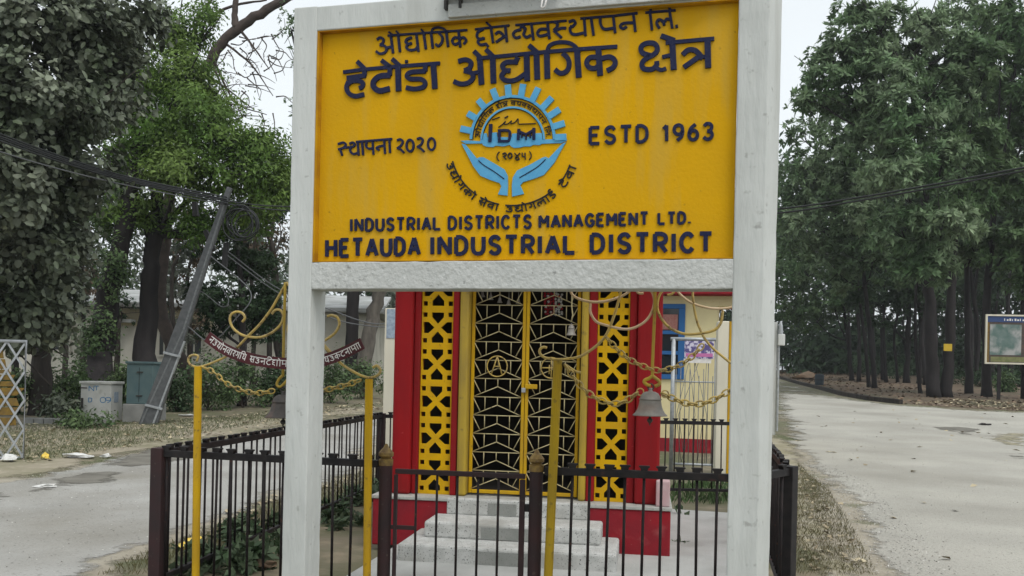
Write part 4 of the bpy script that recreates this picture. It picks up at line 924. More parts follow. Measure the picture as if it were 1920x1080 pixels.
# ------------------------------------------------------------------ gate house and gateway beyond the shrine
GHd = 17.3; gz = terrain(GHd)
GH = plane2(Vector((P(1240, 700, GHd).x, GHd+.1, 0)), Vector((P(1344, 700, GHd).x, GHd-.15, 0)))
gu = lambda px, py=700: GH.uw(px, py)[0]
gh = thing('gate_house', 'small cream gate house with blue window and red base behind the shrine', 'building', GH.at(0, gz))
ul, ur = gu(1080), gu(1343.5); wb = GH.uw(1300, 823)[1]; hz = 3.05
MB().pbox(GH, ul, ur, wb, hz, -3.2, 0).build('wall', 'cream', gh)
MB().pbox(GH, ul-.02, ur+.015, gz-.1, wb-.001, -3.22, .02).build('base', 'red_dull', gh)
MB().pbox(GH, ul-.4, ur+.62, hz+.001, hz+.16, -3.6, .35).build('roof', 'red_dull', gh, bevel=.02)
wtB = GH.uw(1350, 574)[1]
MB().pbox(GH, ur+.001, ur+.26, wtB, hz-.002, -.25, .0).build('beam', 'cream', gh)
w0, w1 = GH.uw(1260, 711)[1], GH.uw(1260, 570)[1]; wr = gu(1282.5); wl_ = wr-1.1
win = MB()
for a, b, c_, d_ in ((wl_, wr, w1-.09, w1), (wl_, wr, w0, w0+.09), (wl_, wl_+.09, w0+.091, w1-.091), (wr-.12, wr, w0+.091, w1-.091), (wr-.60, wr-.54, w0+.091, w1-.091)): win.pbox(GH, a, b, c_, d_, -.02, .045)
for f in (.35, .62): win.pbox(GH, wl_+.091, wr-.605, w0+(w1-w0)*f-.035, w0+(w1-w0)*f+.035, -.02, .043); win.pbox(GH, wr-.535, wr-.121, w0+(w1-w0)*f-.035, w0+(w1-w0)*f+.035, -.02, .043)
wo = win.build('window', 'window_blue', gh, bevel=.006)
MB().pbox(GH, wl_+.02, wr-.02, w0+.02, w0+(w1-w0)*.62, -.01, .012).build('pane', 'glass_dark', wo)
MB().pbox(GH, wl_+.02, wr-.02, w0+(w1-w0)*.62+.002, w1-.02, -.01, .012).build('pane', 'glass_dark', wo)
MB().pbox(GH, wr-.46, wr-.14, w0+(w1-w0)*.66, w0+(w1-w0)*.86, .013, .018).build('notice', 'roof_reflection', wo)  # painted reflection of the red roof in the upper pane, not a notice
def gate_pillar(px0, px1, ptop, pbase, label, m='cream_pale', depth=.3):
    g = G((px0+px1)/2, pbase); pl = Plane((g.x, g.y, 0), math.radians(8)); t = thing('gate_pillar', label, 'pillar', (g.x, g.y, terrain(g.y)))
    u0, u1 = pl.uw(px0, 750)[0], pl.uw(px1, 750)[0]; h = pl.uw((px0+px1)/2, ptop)[1]
    MB().pbox(pl, u0, u1, terrain(g.y)-.1, h, -depth, 0).build('shaft', m, t, bevel=.012)
    return t, pl, u0, u1, h
t, pl, a, b, h = gate_pillar(1343, 1364.5, 602, 905, 'white gate pillar with a yellow stripe beside the cream gate house')
MB().pbox(pl, b+.001, b+.035, terrain(13.4)-.1, h-.003, -.28, .004).build('stripe', 'pole_yellow', t)
t, pl, a, b, h = gate_pillar(718, 742, 578, 905, 'white gate pillar with a pale blue notice at its top left of the shrine')
nz0 = pl.uw(730, 634)[1]
MB().pbox(pl, a+.03, b+.002, nz0, h-.01, .002, .008).build('notice', 'paper_blue', t)
t, pl, a, b, h = gate_pillar(1441, 1455, 604, 815, 'slim white gate pillar with a lamp seen past the right white pillar', 'white_paint')
lp_ = MB(); lp_.tube([pl.at(b+.03, terrain(24), .02), pl.at(b+.03, h-.55, .02)], .03, 8); lp_.build('pipe', 'steel', t)
MB().pbox(pl, b+.0, b+.16, h-.55, h-.28, .0, .12).build('lamp', 'white_paint', t, bevel=.02)
lp_ = MB(); lp_.lathe(pl.at(b+.06, h-.28, .06), [(.06, 0), (.05, .2), (.02, .3)], 10); lp_.build('lamp_top', 'steel', t)
# grey pipe gate with wires, and the poster tied to it
mg = G(1300, 885); MG = Plane((mg.x, mg.y, 0), math.radians(8)); mgz = terrain(mg.y)
mt = thing('wire_gate', 'grey pipe gate with thin wire bars in front of the cream gate house', 'gate', (mg.x, mg.y, mgz))
ux0, ux1 = MG.uw(1262, 700)[0], MG.uw(1341, 700)[0]; wt_ = MG.uw(1300, 636)[1]
fr = MB(); fr.tube([MG.at(ux0, mgz, 0), MG.at(ux0, wt_, 0)], .034, 10); fr.tube([MG.at(ux0-.05, wt_, 0), MG.at(ux1, wt_, 0)], .028, 10); fr.tube([MG.at(ux1, mgz, 0), MG.at(ux1, wt_, 0)], .014, 8)
fr.tube([MG.at(ux0, MG.uw(1300, 716)[1], 0), MG.at(ux1, MG.uw(1300, 716)[1], 0)], .012, 6); fr.tube([MG.at(ux0, mgz+.12, 0), MG.at(ux1, mgz+.12, 0)], .02, 8)
fr.build('frame', 'steel', mt, smooth=True)
wv0 = MG.uw(1300, 692)[1]
ws = MB()
for i in range(9):
    u = ux0+(ux1-ux0)*(i+.7)/9.2; ws.tube([MG.at(u, mgz+.12, 0), MG.at(u, wv0+.12*math.sin(i*2.1), 0)], .007, 5)
for k in range(5):
    rg = random.Random(k+3); ws.tube([MG.at(ux0+(ux1-ux0)*rg.random(), mgz+.15, .01), MG.at(ux0+(ux1-ux0)*rg.random(), mgz+.9, .01), MG.at(ux0+(ux1-ux0)*rg.random(), wv0+.2, .01)], .005, 5)
ws.build('wires', 'steel_dark', mt, smooth=True)
pp0 = MG.uw(1283, 672); pp1 = MG.uw(1339, 640)
pst = thing('poster', 'purple and white printed poster tied to the grey pipe gate', 'poster', MG.at((pp0[0]+pp1[0])/2, pp0[1], .04))
MB().pbox(MG, pp0[0], pp1[0], pp0[1], pp1[1], .036, .042).build('sheet', mat('poster_print', (.58, .55, .66), (.10, .08, .22), scale=19, rough=.6, detail=2, contrast=(.45, .55)), pst)
MB().pbox(MG, pp0[0]+.02, pp1[0]-.02, pp0[1]+.03, pp0[1]+.085, .043, .045).build('pink_band', mat('pink', (.50, .16, .36), rough=.6), pst)
MB().pbox(MG, pp0[0]-.01, pp1[0]-.04, pp0[1]-.07, pp0[1]-.002, .03, .036).build('paper_edge', 'white_letter', pst)

# ------------------------------------------------------------------ left roadside: trellis gate, cabinets, pole, cables
g1 = G(44, 862); g0 = Vector((g1.x-2.4, g1.y-.9, 0)); TG = plane2(g0, g1); tw = (flat(g1)-flat(g0)).length
tg = thing('trellis_gate', 'silver pipe gate leaf with diamond trellis and gold tiered ornament', 'gate', (g0.x, g0.y, 0))
th0, th1 = .03, TG.uw(30, 640)[1]
m = MB(); rp = .03
m.tube([TG.at(0, th0, 0), TG.at(tw, th0, 0), TG.at(tw, th1, 0), TG.at(0, th1, 0), TG.at(0, th0, 0)], rp, 8, caps=False)
m.build('frame', 'steel', tg, smooth=True)
m = MB(); st = .26; H_ = th1-th0
def clip_diag(c, s):     # u = c + s*w clipped to the frame
    P0 = []
    for w in (0, H_):
        P0.append((c+s*w, w))
    (ua, wa), (ub, wb_) = P0; ts = [0.0, 1.0]
    for lim, hi in ((0.0, False), (tw, True)):
        if abs(ub-ua) > 1e-6:
            t_ = (lim-ua)/(ub-ua); inc = (ub > ua) != hi
            if inc: ts[0] = max(ts[0], t_)
            else: ts[1] = min(ts[1], t_)
    if ts[1]-ts[0] > .03: return [(ua+(ub-ua)*t_, wa+(wb_-wa)*t_) for t_ in ts]
i = -H_*.6
while i < tw+H_*.6:
    for s, n_ in ((.58, .006), (-.58, -.006)):
        q = clip_diag(i, s)
        if q: m.ribbon([TG.at(q[0][0], th0+q[0][1], n_), TG.at(q[1][0], th0+q[1][1], n_)], .030, TG.n, -.004, .004)
    i += st
m.build('trellis', 'steel', tg)
m = MB(); oc = TG.uw(0, 760)[0]+.0
def tier(w0, w1, h0, h1):
    b0, b1 = th0+h0, th0+h1
    m.prism([TG.at(oc-w0, b0, -.015), TG.at(oc+w0, b0, -.015), TG.at(oc+w1, b1, -.015), TG.at(oc-w1, b1, -.015)], TG.n*-.02)
tier(.22, .22, .50, .62); tier(.17, .30, .66, .78); tier(.26, .22, .80, .92); tier(.22, .34, .96, 1.08); tier(.20, .19, 1.10, 1.18); tier(.15, .20, 1.20, 1.28); tier(.14, .09, 1.30, 1.36); tier(.075, .05, 1.37, 1.52); tier(.035, .015, 1.53, 1.66)
m.build('ornament', 'ornament', tg, bevel=.004)
def at_ground(px, py): g = G(px, py); return g
c1 = at_ground(180, 789); K1 = Plane((c1.x, c1.y, 0), math.radians(6)); kz = terrain(c1.y)
nt = thing('cabinet', 'short whitewashed roadside cabinet with blue painted characters', 'cabinet', (c1.x, c1.y, kz))
ka, kb = K1.uw(151, 750)[0], K1.uw(208, 750)[0]; kt = K1.uw(180, 716)[1]
MB().pbox(K1, ka, kb, kz-.05, kt-.05, -.5, 0).build('body', 'cabinet_white', nt, bevel=.01)
MB().pbox(K1, ka-.03, kb+.03, kt-.049, kt+.01, -.53, .03).build('lid', 'cabinet_white', nt, bevel=.01)
MB().pbox(K1, ka+.02, ka+.07, kz+.30, kz+.52, .0, .015).build('handle', 'dark_metal', nt)
MB().pbox(K1, ka-.01, ka+.16, kz+.74, kz+.765, .0, .012).build('hasp', 'dark_metal', nt)
ltm = MB()
def scrawl(px, py, s, sts, w=1.6):
    for st in sts:
        ltm.ribbon([K1.hit(px+a*s, py-b*s, .0) for a, b in (smooth_pts(st, 4) if len(st) > 3 else st)], w*c1.y/F, K1.n, -.002, .003)
scrawl(167, 733, 9, LAT['N'][1]); scrawl(177, 732, 8, [[(0, 1), (1, 1)], [(.5, 1), (.5, 0)]])
scrawl(166, 754, 8, [[(0, 0), (0, 1)], [(0, 1), (.8, 1), (.8, 0), (0, 0)]][:1] + [[(0, 1), (.8, .9)], [(.8, .9), (.7, .1)], [(.7, .1), (0, 0)]])
scrawl(188, 755, 10, LAT['0'][1]); scrawl(198, 755, 10, LAT['9'][1])
ltm.build('lettering', 'paint_blue', nt)
ss = Plane(K1.at(kb, 0, 0), math.radians(6-90)) 
MB().box(K1.at(kb+.004, kz+.55, -.22), .09, .003, .12, -K1.n, K1.u).build('notice', 'paper_blue', nt)
c2 = at_ground(262, 792); K2 = Plane((c2.x, c2.y, 0), math.radians(4)); kz = terrain(c2.y)
gc = thing('cabinet', 'tall green metal cabinet on a grey concrete plinth', 'cabinet', (c2.x, c2.y, kz))
ka, kb = K2.uw(229, 780)[0], K2.uw(286, 780)[0]; kp_ = K2.uw(260, 758)[1]; kt = K2.uw(260, 679)[1]
MB().pbox(K2, ka, kb, kz-.05, kp_, -.7, 0).build('plinth', 'old_concrete', gc, bevel=.015)
MB().pbox(K2, ka+.06, kb-.04, kp_+.001, kt-.04, -.62, -.05).build('body', 'cabinet_green', gc, bevel=.012)
MB().pbox(K2, ka+.03, kb-.01, kt-.039, kt+.015, -.65, -.02).build('lid', 'cabinet_green', gc, bevel=.012)
um2 = (ka+kb)/2
MB().pbox(K2, um2-.004, um2+.004, kp_+.05, kt-.12, -.049, -.045).build('door_gap', 'black', gc)
MB().pbox(K2, um2-.05, um2+.09, kt-.24, kt-.215, -.049, -.02).build('handle', 'dark_metal', gc); MB().pbox(K2, um2-.06, um2+.08, kp_+.18, kp_+.205, -.049, -.02).build('handle', 'dark_metal', gc)
kw = MB(); q0 = G(48, 793); q1 = G(214, 797)
for i in range(9):
    a = q0.lerp(q1, i/9); b = q0.lerp(q1, (i+.93)/9); kw.box((a+b)/2+Vector((0, 0, .04)), (b-a).length/2, .07, .08, (b-a).normalized())
solo(kw, 'kerb', 'old_concrete', 'pale row of kerb stones in front of the whitewashed cabinet', 'kerb', bevel=.02)
# leaning pole of two channels
pb = at_ground(277, 796); PL = Plane((pb.x, pb.y, 0), 0.0)
up = thing('utility_pole', 'leaning grey steel utility pole braced beside the green cabinet', 'utility pole', pb)
def web(x0, y0, x1, y1, w0, w1, n0, n1, m, name):
    a, b = PL.hit(x0, y0), PL.hit(x1, y1); d = (b-a).normalized(); s_ = PL.n.cross(d); mb = MB()
    vs = [a-s_*w0+PL.n*n0, a+s_*w0+PL.n*n0, b+s_*w1+PL.n*n0, b-s_*w1+PL.n*n0, a-s_*w0+PL.n*n1, a+s_*w0+PL.n*n1, b+s_*w1+PL.n*n1, b-s_*w1+PL.n*n1]
    mb.add(vs, [(0,1,2,3),(7,6,5,4),(0,4,5,1),(1,5,6,2),(2,6,7,3),(3,7,4,0)]); return mb.build(name, m, up, bevel=.006)
web(277, 800, 431, 352, .20, .055, -.05, .05, 'pole_grey', 'shaft')
web(263, 800, 346, 618, .020, .018, -.02, .06, 'steel_dark', 'channel'); web(289, 794, 347, 640, .022, .018, -.02, .06, 'steel', 'channel')
web(346, 618, 424, 378, .022, .018, -.02, .07, 'steel_dark', 'channel')
for y in (665, 763): 
    f = (800-y)/448; x = 276+155*f; web(x-14, y-4, x+18, y+4, .025, .025, .05, .10, 'steel', 'clamp')
for k, (x0, y0, x1, y1) in enumerate(((400, 470, 384, 432), (366, 405, 364, 378), (420, 500, 424, 455))):
    web(x0, y0, x1, y1, .06, .05, -.1, .02, 'black', 'junction_box')
cg = 'overhead cables strung past the leaning pole'
cab_n = [0]
def cable(pts, label, r=.016, m='cable', grp=None):
    q = smooth_pts([tuple(P(px, py, d)) for px, py, d in pts], 8); mb = MB(); mb.tube(q, r, 6); solo(mb, 'cable', m, label, 'cable', grp, smooth=True)
D0 = pb.y
for k, dy in enumerate((0, 5, 9, 14)):
    cable([(-60, 228+dy, D0-6), (100, 288+dy*.8, D0-4), (250, 334+dy*.6, D0-2), (425, 370+dy*.8, D0-.2)], 'black overhead cable of the thick bundle reaching the leaning pole from the left', .018, 'cable', cg)
cable([(-60, 266, D0-6), (100, 314, D0-4), (250, 350, D0-2), (420, 383, D0-.2)], 'thin grey overhead cable lowest of those left of the leaning pole', .012, 'cable_grey')
for k, (dy, ey) in enumerate(((0, 392), (6, 400))):
    cable([(420, 376+dy, D0-.1), (490, 385+dy, D0+.5), (560, ey-4, D0+1.5), (700, ey+2, D0+2), (1000, ey+14, D0), (1250, ey+12, D0-3), (1455, ey+0, D0-5), (1600, 372+dy, D0-6), (1750, 346+dy, D0-7), (1980, 303+dy, D0-8)], 'black overhead cable running from the leaning pole behind the sign to the right', .015, 'cable', 'overhead cables crossing the woods at right')
for k, (y0, y1) in enumerate(((575, 606), (590, 612))):
    cable([(425, 470+k*8, D0), (520, 540+k*8, D0+1), (620, y0+6, D0+2), (690, y1-1, D0+2), (738, y1, D0+2), (850, y1-6, D0+2)], 'slack grey cable drooping behind the left white pillar to the notice pillar', .014, 'cable_grey', 'slack cables left of the shrine')
cable([(395, 480, D0-.2), (470, 548, D0-.4), (440, 600, D0-.5), (395, 640, D0-.3), (352, 612, D0-.2)], 'loose grey cable looping beside the leaning pole', .014, 'cable_grey')
cable([(330, 560, D0+.3), (372, 545, D0+.1), (416, 575, D0-.2), (428, 560, D0-.2), (400, 520, D0-.2)], 'thin stray wire twisted around the leaning pole', .009, 'cable_grey')
co = MB()
for k in range(6):
    rg = random.Random(k); c = P(452+rg.uniform(-9, 9), 415+rg.uniform(-9, 9), D0-.15); R_ = .30+rg.uniform(-.07, .07)
    co.tube([c + Vector((R_*math.cos(a), .02*k, R_*1.05*math.sin(a))) for a in [i*math.pi/12 for i in range(25)]], .017, 6, caps=False)
solo(co, 'cable_coil', 'cable', 'black coil of spare cable tied near the top of the leaning pole', 'cable coil', smooth=True)

# ------------------------------------------------------------------ house behind the left trees
hd = 36.0; hz0 = terrain(hd); HP = Plane((P(300, 600, hd).x, hd, 0), math.radians(-4))
hs = thing('house', 'long low pale house half hidden behind the left trees', 'house', HP.at(0, hz0))
hu = lambda px, py=620: HP.uw(px, py)[0]; hw = lambda py, px=300: HP.uw(px, py)[1]
MB().pbox(HP, hu(-80), hu(700), hz0-.3, hw(579), -8, 0).build('wall', 'house_wall', hs)
MB().pbox(HP, hu(-100), hu(720), hw(578), hw(570), -8.4, .5).build('eave', 'old_concrete', hs)
MB().prism([HP.at(hu(-100), hw(569.5), .5), HP.at(hu(720), hw(569.5), .5), HP.at(hu(720), hw(530), -4), HP.at(hu(-100), hw(530), -4)], (0, 0, -.12)).build('roof', 'house_roof', hs)
MB().pbox(HP, hu(205), hu(400), hw(612), hw(580), .001, .03).build('cream_band', 'house_cream', hs)
for px0, px1, py0, py1 in ((96, 130, 622, 660), (300, 318, 620, 665), (330, 346, 622, 665), (352, 378, 620, 662), (560, 600, 622, 660)):
    w_ = MB(); a, b, c_, d_ = hu(px0), hu(px1), hw(py1), hw(py0)
    for q in ((a-.08, a, c_, d_), (b, b+.08, c_, d_), (a-.08, b+.08, d_, d_+.08), (a-.08, b+.08, c_-.08, c_), ((a+b)/2-.03, (a+b)/2+.03, c_, d_)): w_.pbox(HP, *q, -.05, .05)
    wo = w_.build('window', 'house_wall', hs); MB().pbox(HP, a, b, c_, d_, -.04, .012).build('pane', 'window_dark', wo)
for px0, px1, y in ((90, 136, 612), (212, 255, 604), (312, 392, 614), (550, 610, 612)):
    MB().pbox(HP, hu(px0), hu(px1), hw(y+3), hw(y-3), .001, .6).build('awning', 'house_roof', hs)
# ------------------------------------------------------------------ foliage
def np_mesh(name, V, Fq, m):
    """mesh from vertex array and an (n,4) quad array"""
    me = bpy.data.meshes.new(name); n = len(Fq)
    me.vertices.add(len(V)); me.vertices.foreach_set('co', np.asarray(V, np.float32).ravel())
    me.loops.add(n*4); me.loops.foreach_set('vertex_index', np.asarray(Fq, np.int32).ravel())
    me.polygons.add(n); me.polygons.foreach_set('loop_start', np.arange(0, n*4, 4, dtype=np.int32)); me.polygons.foreach_set('loop_total', np.full(n, 4, np.int32))
    me.update(); me.validate(); me.materials.append(M[m]); return me
def leaf_quads(pos, axis, nrm, L, W):
    """diamond-ish leaves: base, two shoulders, tip"""
    side = np.cross(axis, nrm); side /= np.linalg.norm(side, axis=1, keepdims=True)+1e-9
    L = L[:, None]; W = W[:, None]
    b = pos; l = pos+axis*L*.45+side*W*.5+nrm*W*.12; r = pos+axis*L*.45-side*W*.5+nrm*W*.12; t = pos+axis*L
    V = np.stack([b, r, t, l], 1).reshape(-1, 3); Fq = np.arange(len(V)).reshape(-1, 4); return V, Fq
def leaf_round(pos, axis, nrm, L, W):
    """rounded leaves folded along the midrib: two quads each"""
    side = np.cross(axis, nrm); side /= np.linalg.norm(side, axis=1, keepdims=True)+1e-9
    L = L[:, None]; W = W[:, None]; up = nrm*W*.16
    V = np.stack([pos, pos+axis*L*.28+side*W*.46+up, pos+axis*L*.72+side*W*.40+up, pos+axis*L, pos+axis*L*.72-side*W*.40+up, pos+axis*L*.28-side*W*.46+up], 1).reshape(-1, 3)
    b = np.arange(len(pos))*6; Fq = np.concatenate([np.stack([b, b+1, b+2, b+3], 1), np.stack([b, b+3, b+4, b+5], 1)]); return V, Fq
def unit(a): return a/(np.linalg.norm(a, axis=1, keepdims=True)+1e-9)
def crown_points(lobes, n, rg, shell=.5, clumps=14, cr=.34):
    """leaf cluster centres: clumps inside each lobe, denser towards the outside, gaps between clumps"""
    vol = np.array([max(1e-3, r[0]*r[1]*r[2])**.8 for _, r in lobes]); cnt = np.maximum(3, (n*vol/vol.sum())).astype(int)
    out = []; nor = []
    for (c, r), k in zip(lobes, cnt):
        r = np.array(r); d = unit(rg.normal(size=(clumps, 3))); cc = d*(rg.random((clumps, 1))**shell)*.86
        idx = rg.integers(0, clumps, k); o = unit(rg.normal(size=(k, 3)))*(rg.random((k, 1))**.45)*cr*rg.uniform(.6, 1.25, (clumps, 1))[idx]
        p = cc[idx]+o*np.array([1.15, 1.15, .75]); out.append(np.array(c)+p*r); nor.append(unit(cc[idx]+o*1.5+np.array([0, 0, .25])))
    return np.concatenate(out), np.concatenate(nor)
def foliage(name, lobes, n, k, L, W, m, rg, parent=None, star=True, droop=.1, rnd_leaf=False, **kw):
    C, Nn = crown_points(lobes, n, rg, **kw); off = np.array(root_loc(parent))
    C = np.repeat(C, k, 0); Nn = np.repeat(Nn, k, 0); q = len(C)
    rnd = unit(rg.normal(size=(q, 3))); ax = unit(rnd - Nn*(rnd*Nn).sum(1, keepdims=True)*.75 + Nn*.35 - np.array([0, 0, droop*2]))
    nr = unit(Nn + rg.normal(size=(q, 3))*.45 + np.array([0, 0, .3])); nr = unit(nr - ax*(nr*ax).sum(1, keepdims=True))
    pos = C + rg.normal(size=(q, 3))*L*(.14 if star else .9)
    V, Fq = (leaf_round if rnd_leaf else leaf_quads)(pos-off, ax, nr, L*rg.uniform(.5, 1.45, q), W*rg.uniform(.6, 1.35, q))
    me = np_mesh(name, V, Fq, m); o = bpy.data.objects.new(name, me); COL.objects.link(o)
    if parent is not None: o.parent = parent
    return o
def lobe(px, py, d, rx, ry, rd=None): c = P(px, py, d); s = d/F; return (tuple(c), (rx*s, (rd if rd else (rx+ry)/2*s), ry*s))
def limb(mb, pts, r0, r1, rg, wob=.12, n=5, sides=8):
    q = smooth_pts([tuple(p) for p in pts], n) if len(pts) > 2 else [tuple(Vector(pts[0]).lerp(Vector(pts[1]), i/6)) for i in range(7)]
    k = len(q); q = [Vector(p)+Vector(rg.normal(size=3))*wob*(r0+(r1-r0)*i/k)*(0 if i == 0 else 1) for i, p in enumerate(q)]
    rs = [(r0+(r1-r0)*(i/(k-1)))*(1+rg.normal()*.05) for i in range(k)]; rs[0] *= 1.25
    mb.tube(q, rs, sides)
def tree(label, base, path, r0, r1, lobes=None, n=300, k=10, L=.16, W=.08, m='leaf_mid', bark='bark', seed=0, group=None, limbs=True, name='tree', extra=None, cat='tree', **kw):
    """path: trunk points after the base; lobes get a limb each"""
    rg = np.random.default_rng(seed); t = thing(name, label, cat, base, group)
    mb = MB(); pts = [Vector(base)-Vector((0, 0, .15))]+[Vector(p) for p in path]; limb(mb, pts, r0, r1, rg, sides=10)
    for pth, a, b in (extra or []): limb(mb, pth, a, b, rg)
    if lobes and limbs:
        for c, r in lobes:
            c = Vector(c); s = min(pts[1:], key=lambda p: (p-c).length + (3 if p.z > c.z else 0))
            mid_ = s.lerp(c, .5)+Vector((0, 0, -.12*(c-s).length)); limb(mb, [s, mid_, c], min(r1*.8, r0*.5), r1*.2, rg, sides=6)
            for j in range(4):
                e = c+Vector(rg.normal(size=3)*np.array(r)*.55); limb(mb, [mid_.lerp(c, .6), e], r1*.28, r1*.08, rg, sides=5)
    mb.build('trunk', bark, t, smooth=True)
    if lobes: foliage('crown', lobes, n, k, L, W, m, rg, t, **kw)
    return t
def gpt(px, py): return G(px, py)
# ---- left side
d = 19.5
b = gpt(76, 778)
vl = [lobe(20, 40, 17, 120, 110), lobe(150, 60, 18, 130, 100), lobe(60, 190, 17, 140, 110), lobe(190, 170, 18.5, 90, 100), lobe(20, 330, 17, 120, 110), lobe(120, 330, 18, 110, 90),
      lobe(55, 460, 18, 100, 100), lobe(40, 590, 18.5, 80, 90), lobe(105, 560, 19, 60, 100), lobe(-70, 200, 17, 120, 250), lobe(250, 40, 19, 70, 60), lobe(130, 450, 18.5, 50, 60), lobe(-60, 560, 18, 90, 120)]
tree('tall vine covered tree with dusty round leaves at the left edge', b, [P(80, 650, b.y), P(92, 480, b.y), P(110, 250, b.y-.6), P(130, 30, b.y-1), P(140, -120, b.y-1)], .26, .12, vl, 5600, 6, .135, .125, 'leaf_dusty', 'bark', 1, clumps=40, cr=.27, star=False, droop=.25, limbs=True, rnd_leaf=True)
b = gpt(180, 772)
tree('thick ivy wrapped trunk leaning right behind the whitewashed cabinet', b, [P(192, 640, b.y+2), P(212, 520, b.y+2), P(240, 400, b.y+2), P(262, 250, b.y+2)], .42, .16,
     [lobe(185, 620, b.y+1.6, 34, 70), lobe(215, 500, b.y+1.6, 30, 70), lobe(170, 700, b.y+1.6, 40, 50), lobe(190, 400, b.y+2.5, 60, 60), lobe(235, 330, b.y+2.5, 50, 70)], 1100, 6, .10, .075, 'leaf_shrub', 'bark_dark', 2, star=False, limbs=False, clumps=20)
b = gpt(266, 768); y_ = b.y+1.5
gl_ = [lobe(300, 250, y_-.5, 85, 90), lobe(390, 230, y_-1, 90, 80), lobe(335, 330, y_-1.5, 80, 60), lobe(420, 310, y_-1, 90, 60), lobe(490, 270, y_-.5, 60, 55), lobe(510, 350, y_-.5, 60, 70), lobe(345, 150, y_, 60, 70), lobe(395, 190, y_+.5, 50, 40),
       lobe(285, 170, y_, 50, 70), lobe(255, 400, y_, 70, 50), lobe(550, 330, y_+1, 60, 80), lobe(330, 60, y_+.5, 50, 70), lobe(385, 40, y_+1, 30, 60), lobe(232, 210, y_, 50, 55), lobe(222, 300, y_, 42, 50), lobe(250, 120, y_+.5, 40, 50), lobe(450, 400, y_, 70, 45), lobe(370, 420, y_-.5, 60, 45)]
tree('bright green feathery tree spreading behind the leaning pole', b, [P(272, 640, y_), P(283, 520, y_), P(292, 440, y_), P(300, 330, y_), P(330, 200, y_)], .34, .12, gl_, 6300, 8, .15, .06, 'leaf_bright', 'bark_dark', 3, clumps=40, cr=.36, star=False, droop=.2,
     extra=[([P(284, 470, y_), P(272, 400, y_), P(230, 358, y_-.3), P(180, 350, y_-.5), P(140, 368, y_-.6)], .17, .07), ([P(288, 460, y_), P(330, 400, y_), P(400, 330, y_-.5)], .13, .05)])
b = gpt(300, 765); y2 = b.y+4
rgb = np.random.default_rng(9); ex = []
big_limb = [P(325, 330, y2), P(368, 165, y2), P(400, 105, y2), P(445, 55, y2), P(500, 18, y2), P(570, -18, y2), P(640, -40, y2)]
ex.append((big_limb, .20, .12)); ex.append(([P(443, 56, y2), P(440, 20, y2), P(448, -40, y2)], .13, .07)); ex.append(([P(345, 250, y2), P(355, 120, y2), P(372, 40, y2), P(410, -20, y2)], .10, .04))
ex.append(([P(375, 150, y2), P(330, 160, y2), P(305, 168, y2)], .05, .03)); ex.append(([P(395, 30, y2), P(440, 10, y2), P(500, 0, y2)], .06, .03)); ex.append(([P(330, 165, y2), P(350, 100, y2), P(395, 45, y2)], .06, .02))
for s in range(46):
    px = rgb.uniform(385, 520); py = rgb.uniform(60, 215); a = rgb.uniform(-.4, 1.5)
    x, y = px, py; pth = [P(x, y, y2+rgb.uniform(-.6, .6))]
    for q in range(3): a += rgb.normal()*.5; x += 17*math.cos(a); y += 17*math.sin(a); pth.append(P(x, y, pth[0].y))
    ex.append((pth, .022, .006))
for (x0, y0), (x1, y1), (x2, y2_) in (((400,110),(440,190),(500,215)), ((420,80),(470,120),(512,180)), ((385,140),(430,170),(475,205)), ((380,150),(410,210),(490,218)), ((450,55),(480,95),(505,130)), ((398,120),(415,160),(440,215))):
    ex.append(([P(x0, y0, y2), P(x1, y1, y2), P(x2, y2_, y2)], .045, .012))
tree('bare twiggy tree with a thick limb sweeping up to the sign', b+Vector((0, 4, terrain(b.y+4)-terrain(b.y))), [P(303, 600, y2), P(310, 450, y2), P(322, 345, y2), P(345, 240, y2)], .24, .16, [lobe(470, 120, y2, 60, 50), lobe(425, 150, y2, 60, 60)], 60, 4, .09, .03, 'leaf_brown', 'twig', 9, extra=ex, limbs=False)
def simple_tree(label, px, py, path, r0, r1, lobes, m, seed, n=300, k=8, L=.14, W=.06, bark='bark_dark', dd=0, **kw):
    b = gpt(px, py); y = b.y+dd; base = Vector((ray(px, py).x*y, y, terrain(y)))
    return tree(label, base, [P(a, c, y) for a, c in path], r0, r1, [lobe(a, c, y+e, rx, ry) for a, c, rx, ry, e in lobes], n, k, L, W, m, bark, seed, **kw)
simple_tree('dark leafy tree filling the gap under the cable coil', 452, 772, [(455, 650), (452, 540), (445, 470)], .14, .06, [(440, 545, 75, 55, 0), (475, 490, 65, 50, .5), (420, 470, 60, 50, .8), (510, 560, 45, 60, 1), (410, 600, 50, 50, 0), (480, 590, 60, 60, 1), (380, 560, 40, 40, .5)], 'leaf_deep', 21, 1700, 8, .14, .06, dd=2, clumps=18)
simple_tree('thin brown trunked tree beside the left white pillar', 524, 770, [(522, 650), (520, 560), (512, 480), (500, 420)], .17, .07, [(500, 470, 50, 50, 0), (530, 430, 50, 60, 1)], 'leaf_brown', 22, 120, 6, .13, .06, bark='bark', dd=5)
simple_tree('dark upright trunk between the left white pillar and the shrine', 655, 745, [(660, 640), (664, 540), (668, 400)], .30, .18, [(640, 470, 80, 60, 1), (690, 500, 80, 60, 1), (655, 380, 140, 80, 1)], 'leaf_deep', 23, 300, 8, .16, .07, dd=3)
simple_tree('pale grey trunk leaning right beside the shrine', 675, 742, [(690, 640), (706, 570), (725, 500), (745, 420)], .30, .2, [(700, 520, 60, 40, 2), (760, 430, 120, 80, 1)], 'leaf_deep', 24, 240, 8, .16, .07, bark='bark_pale', dd=1.5)
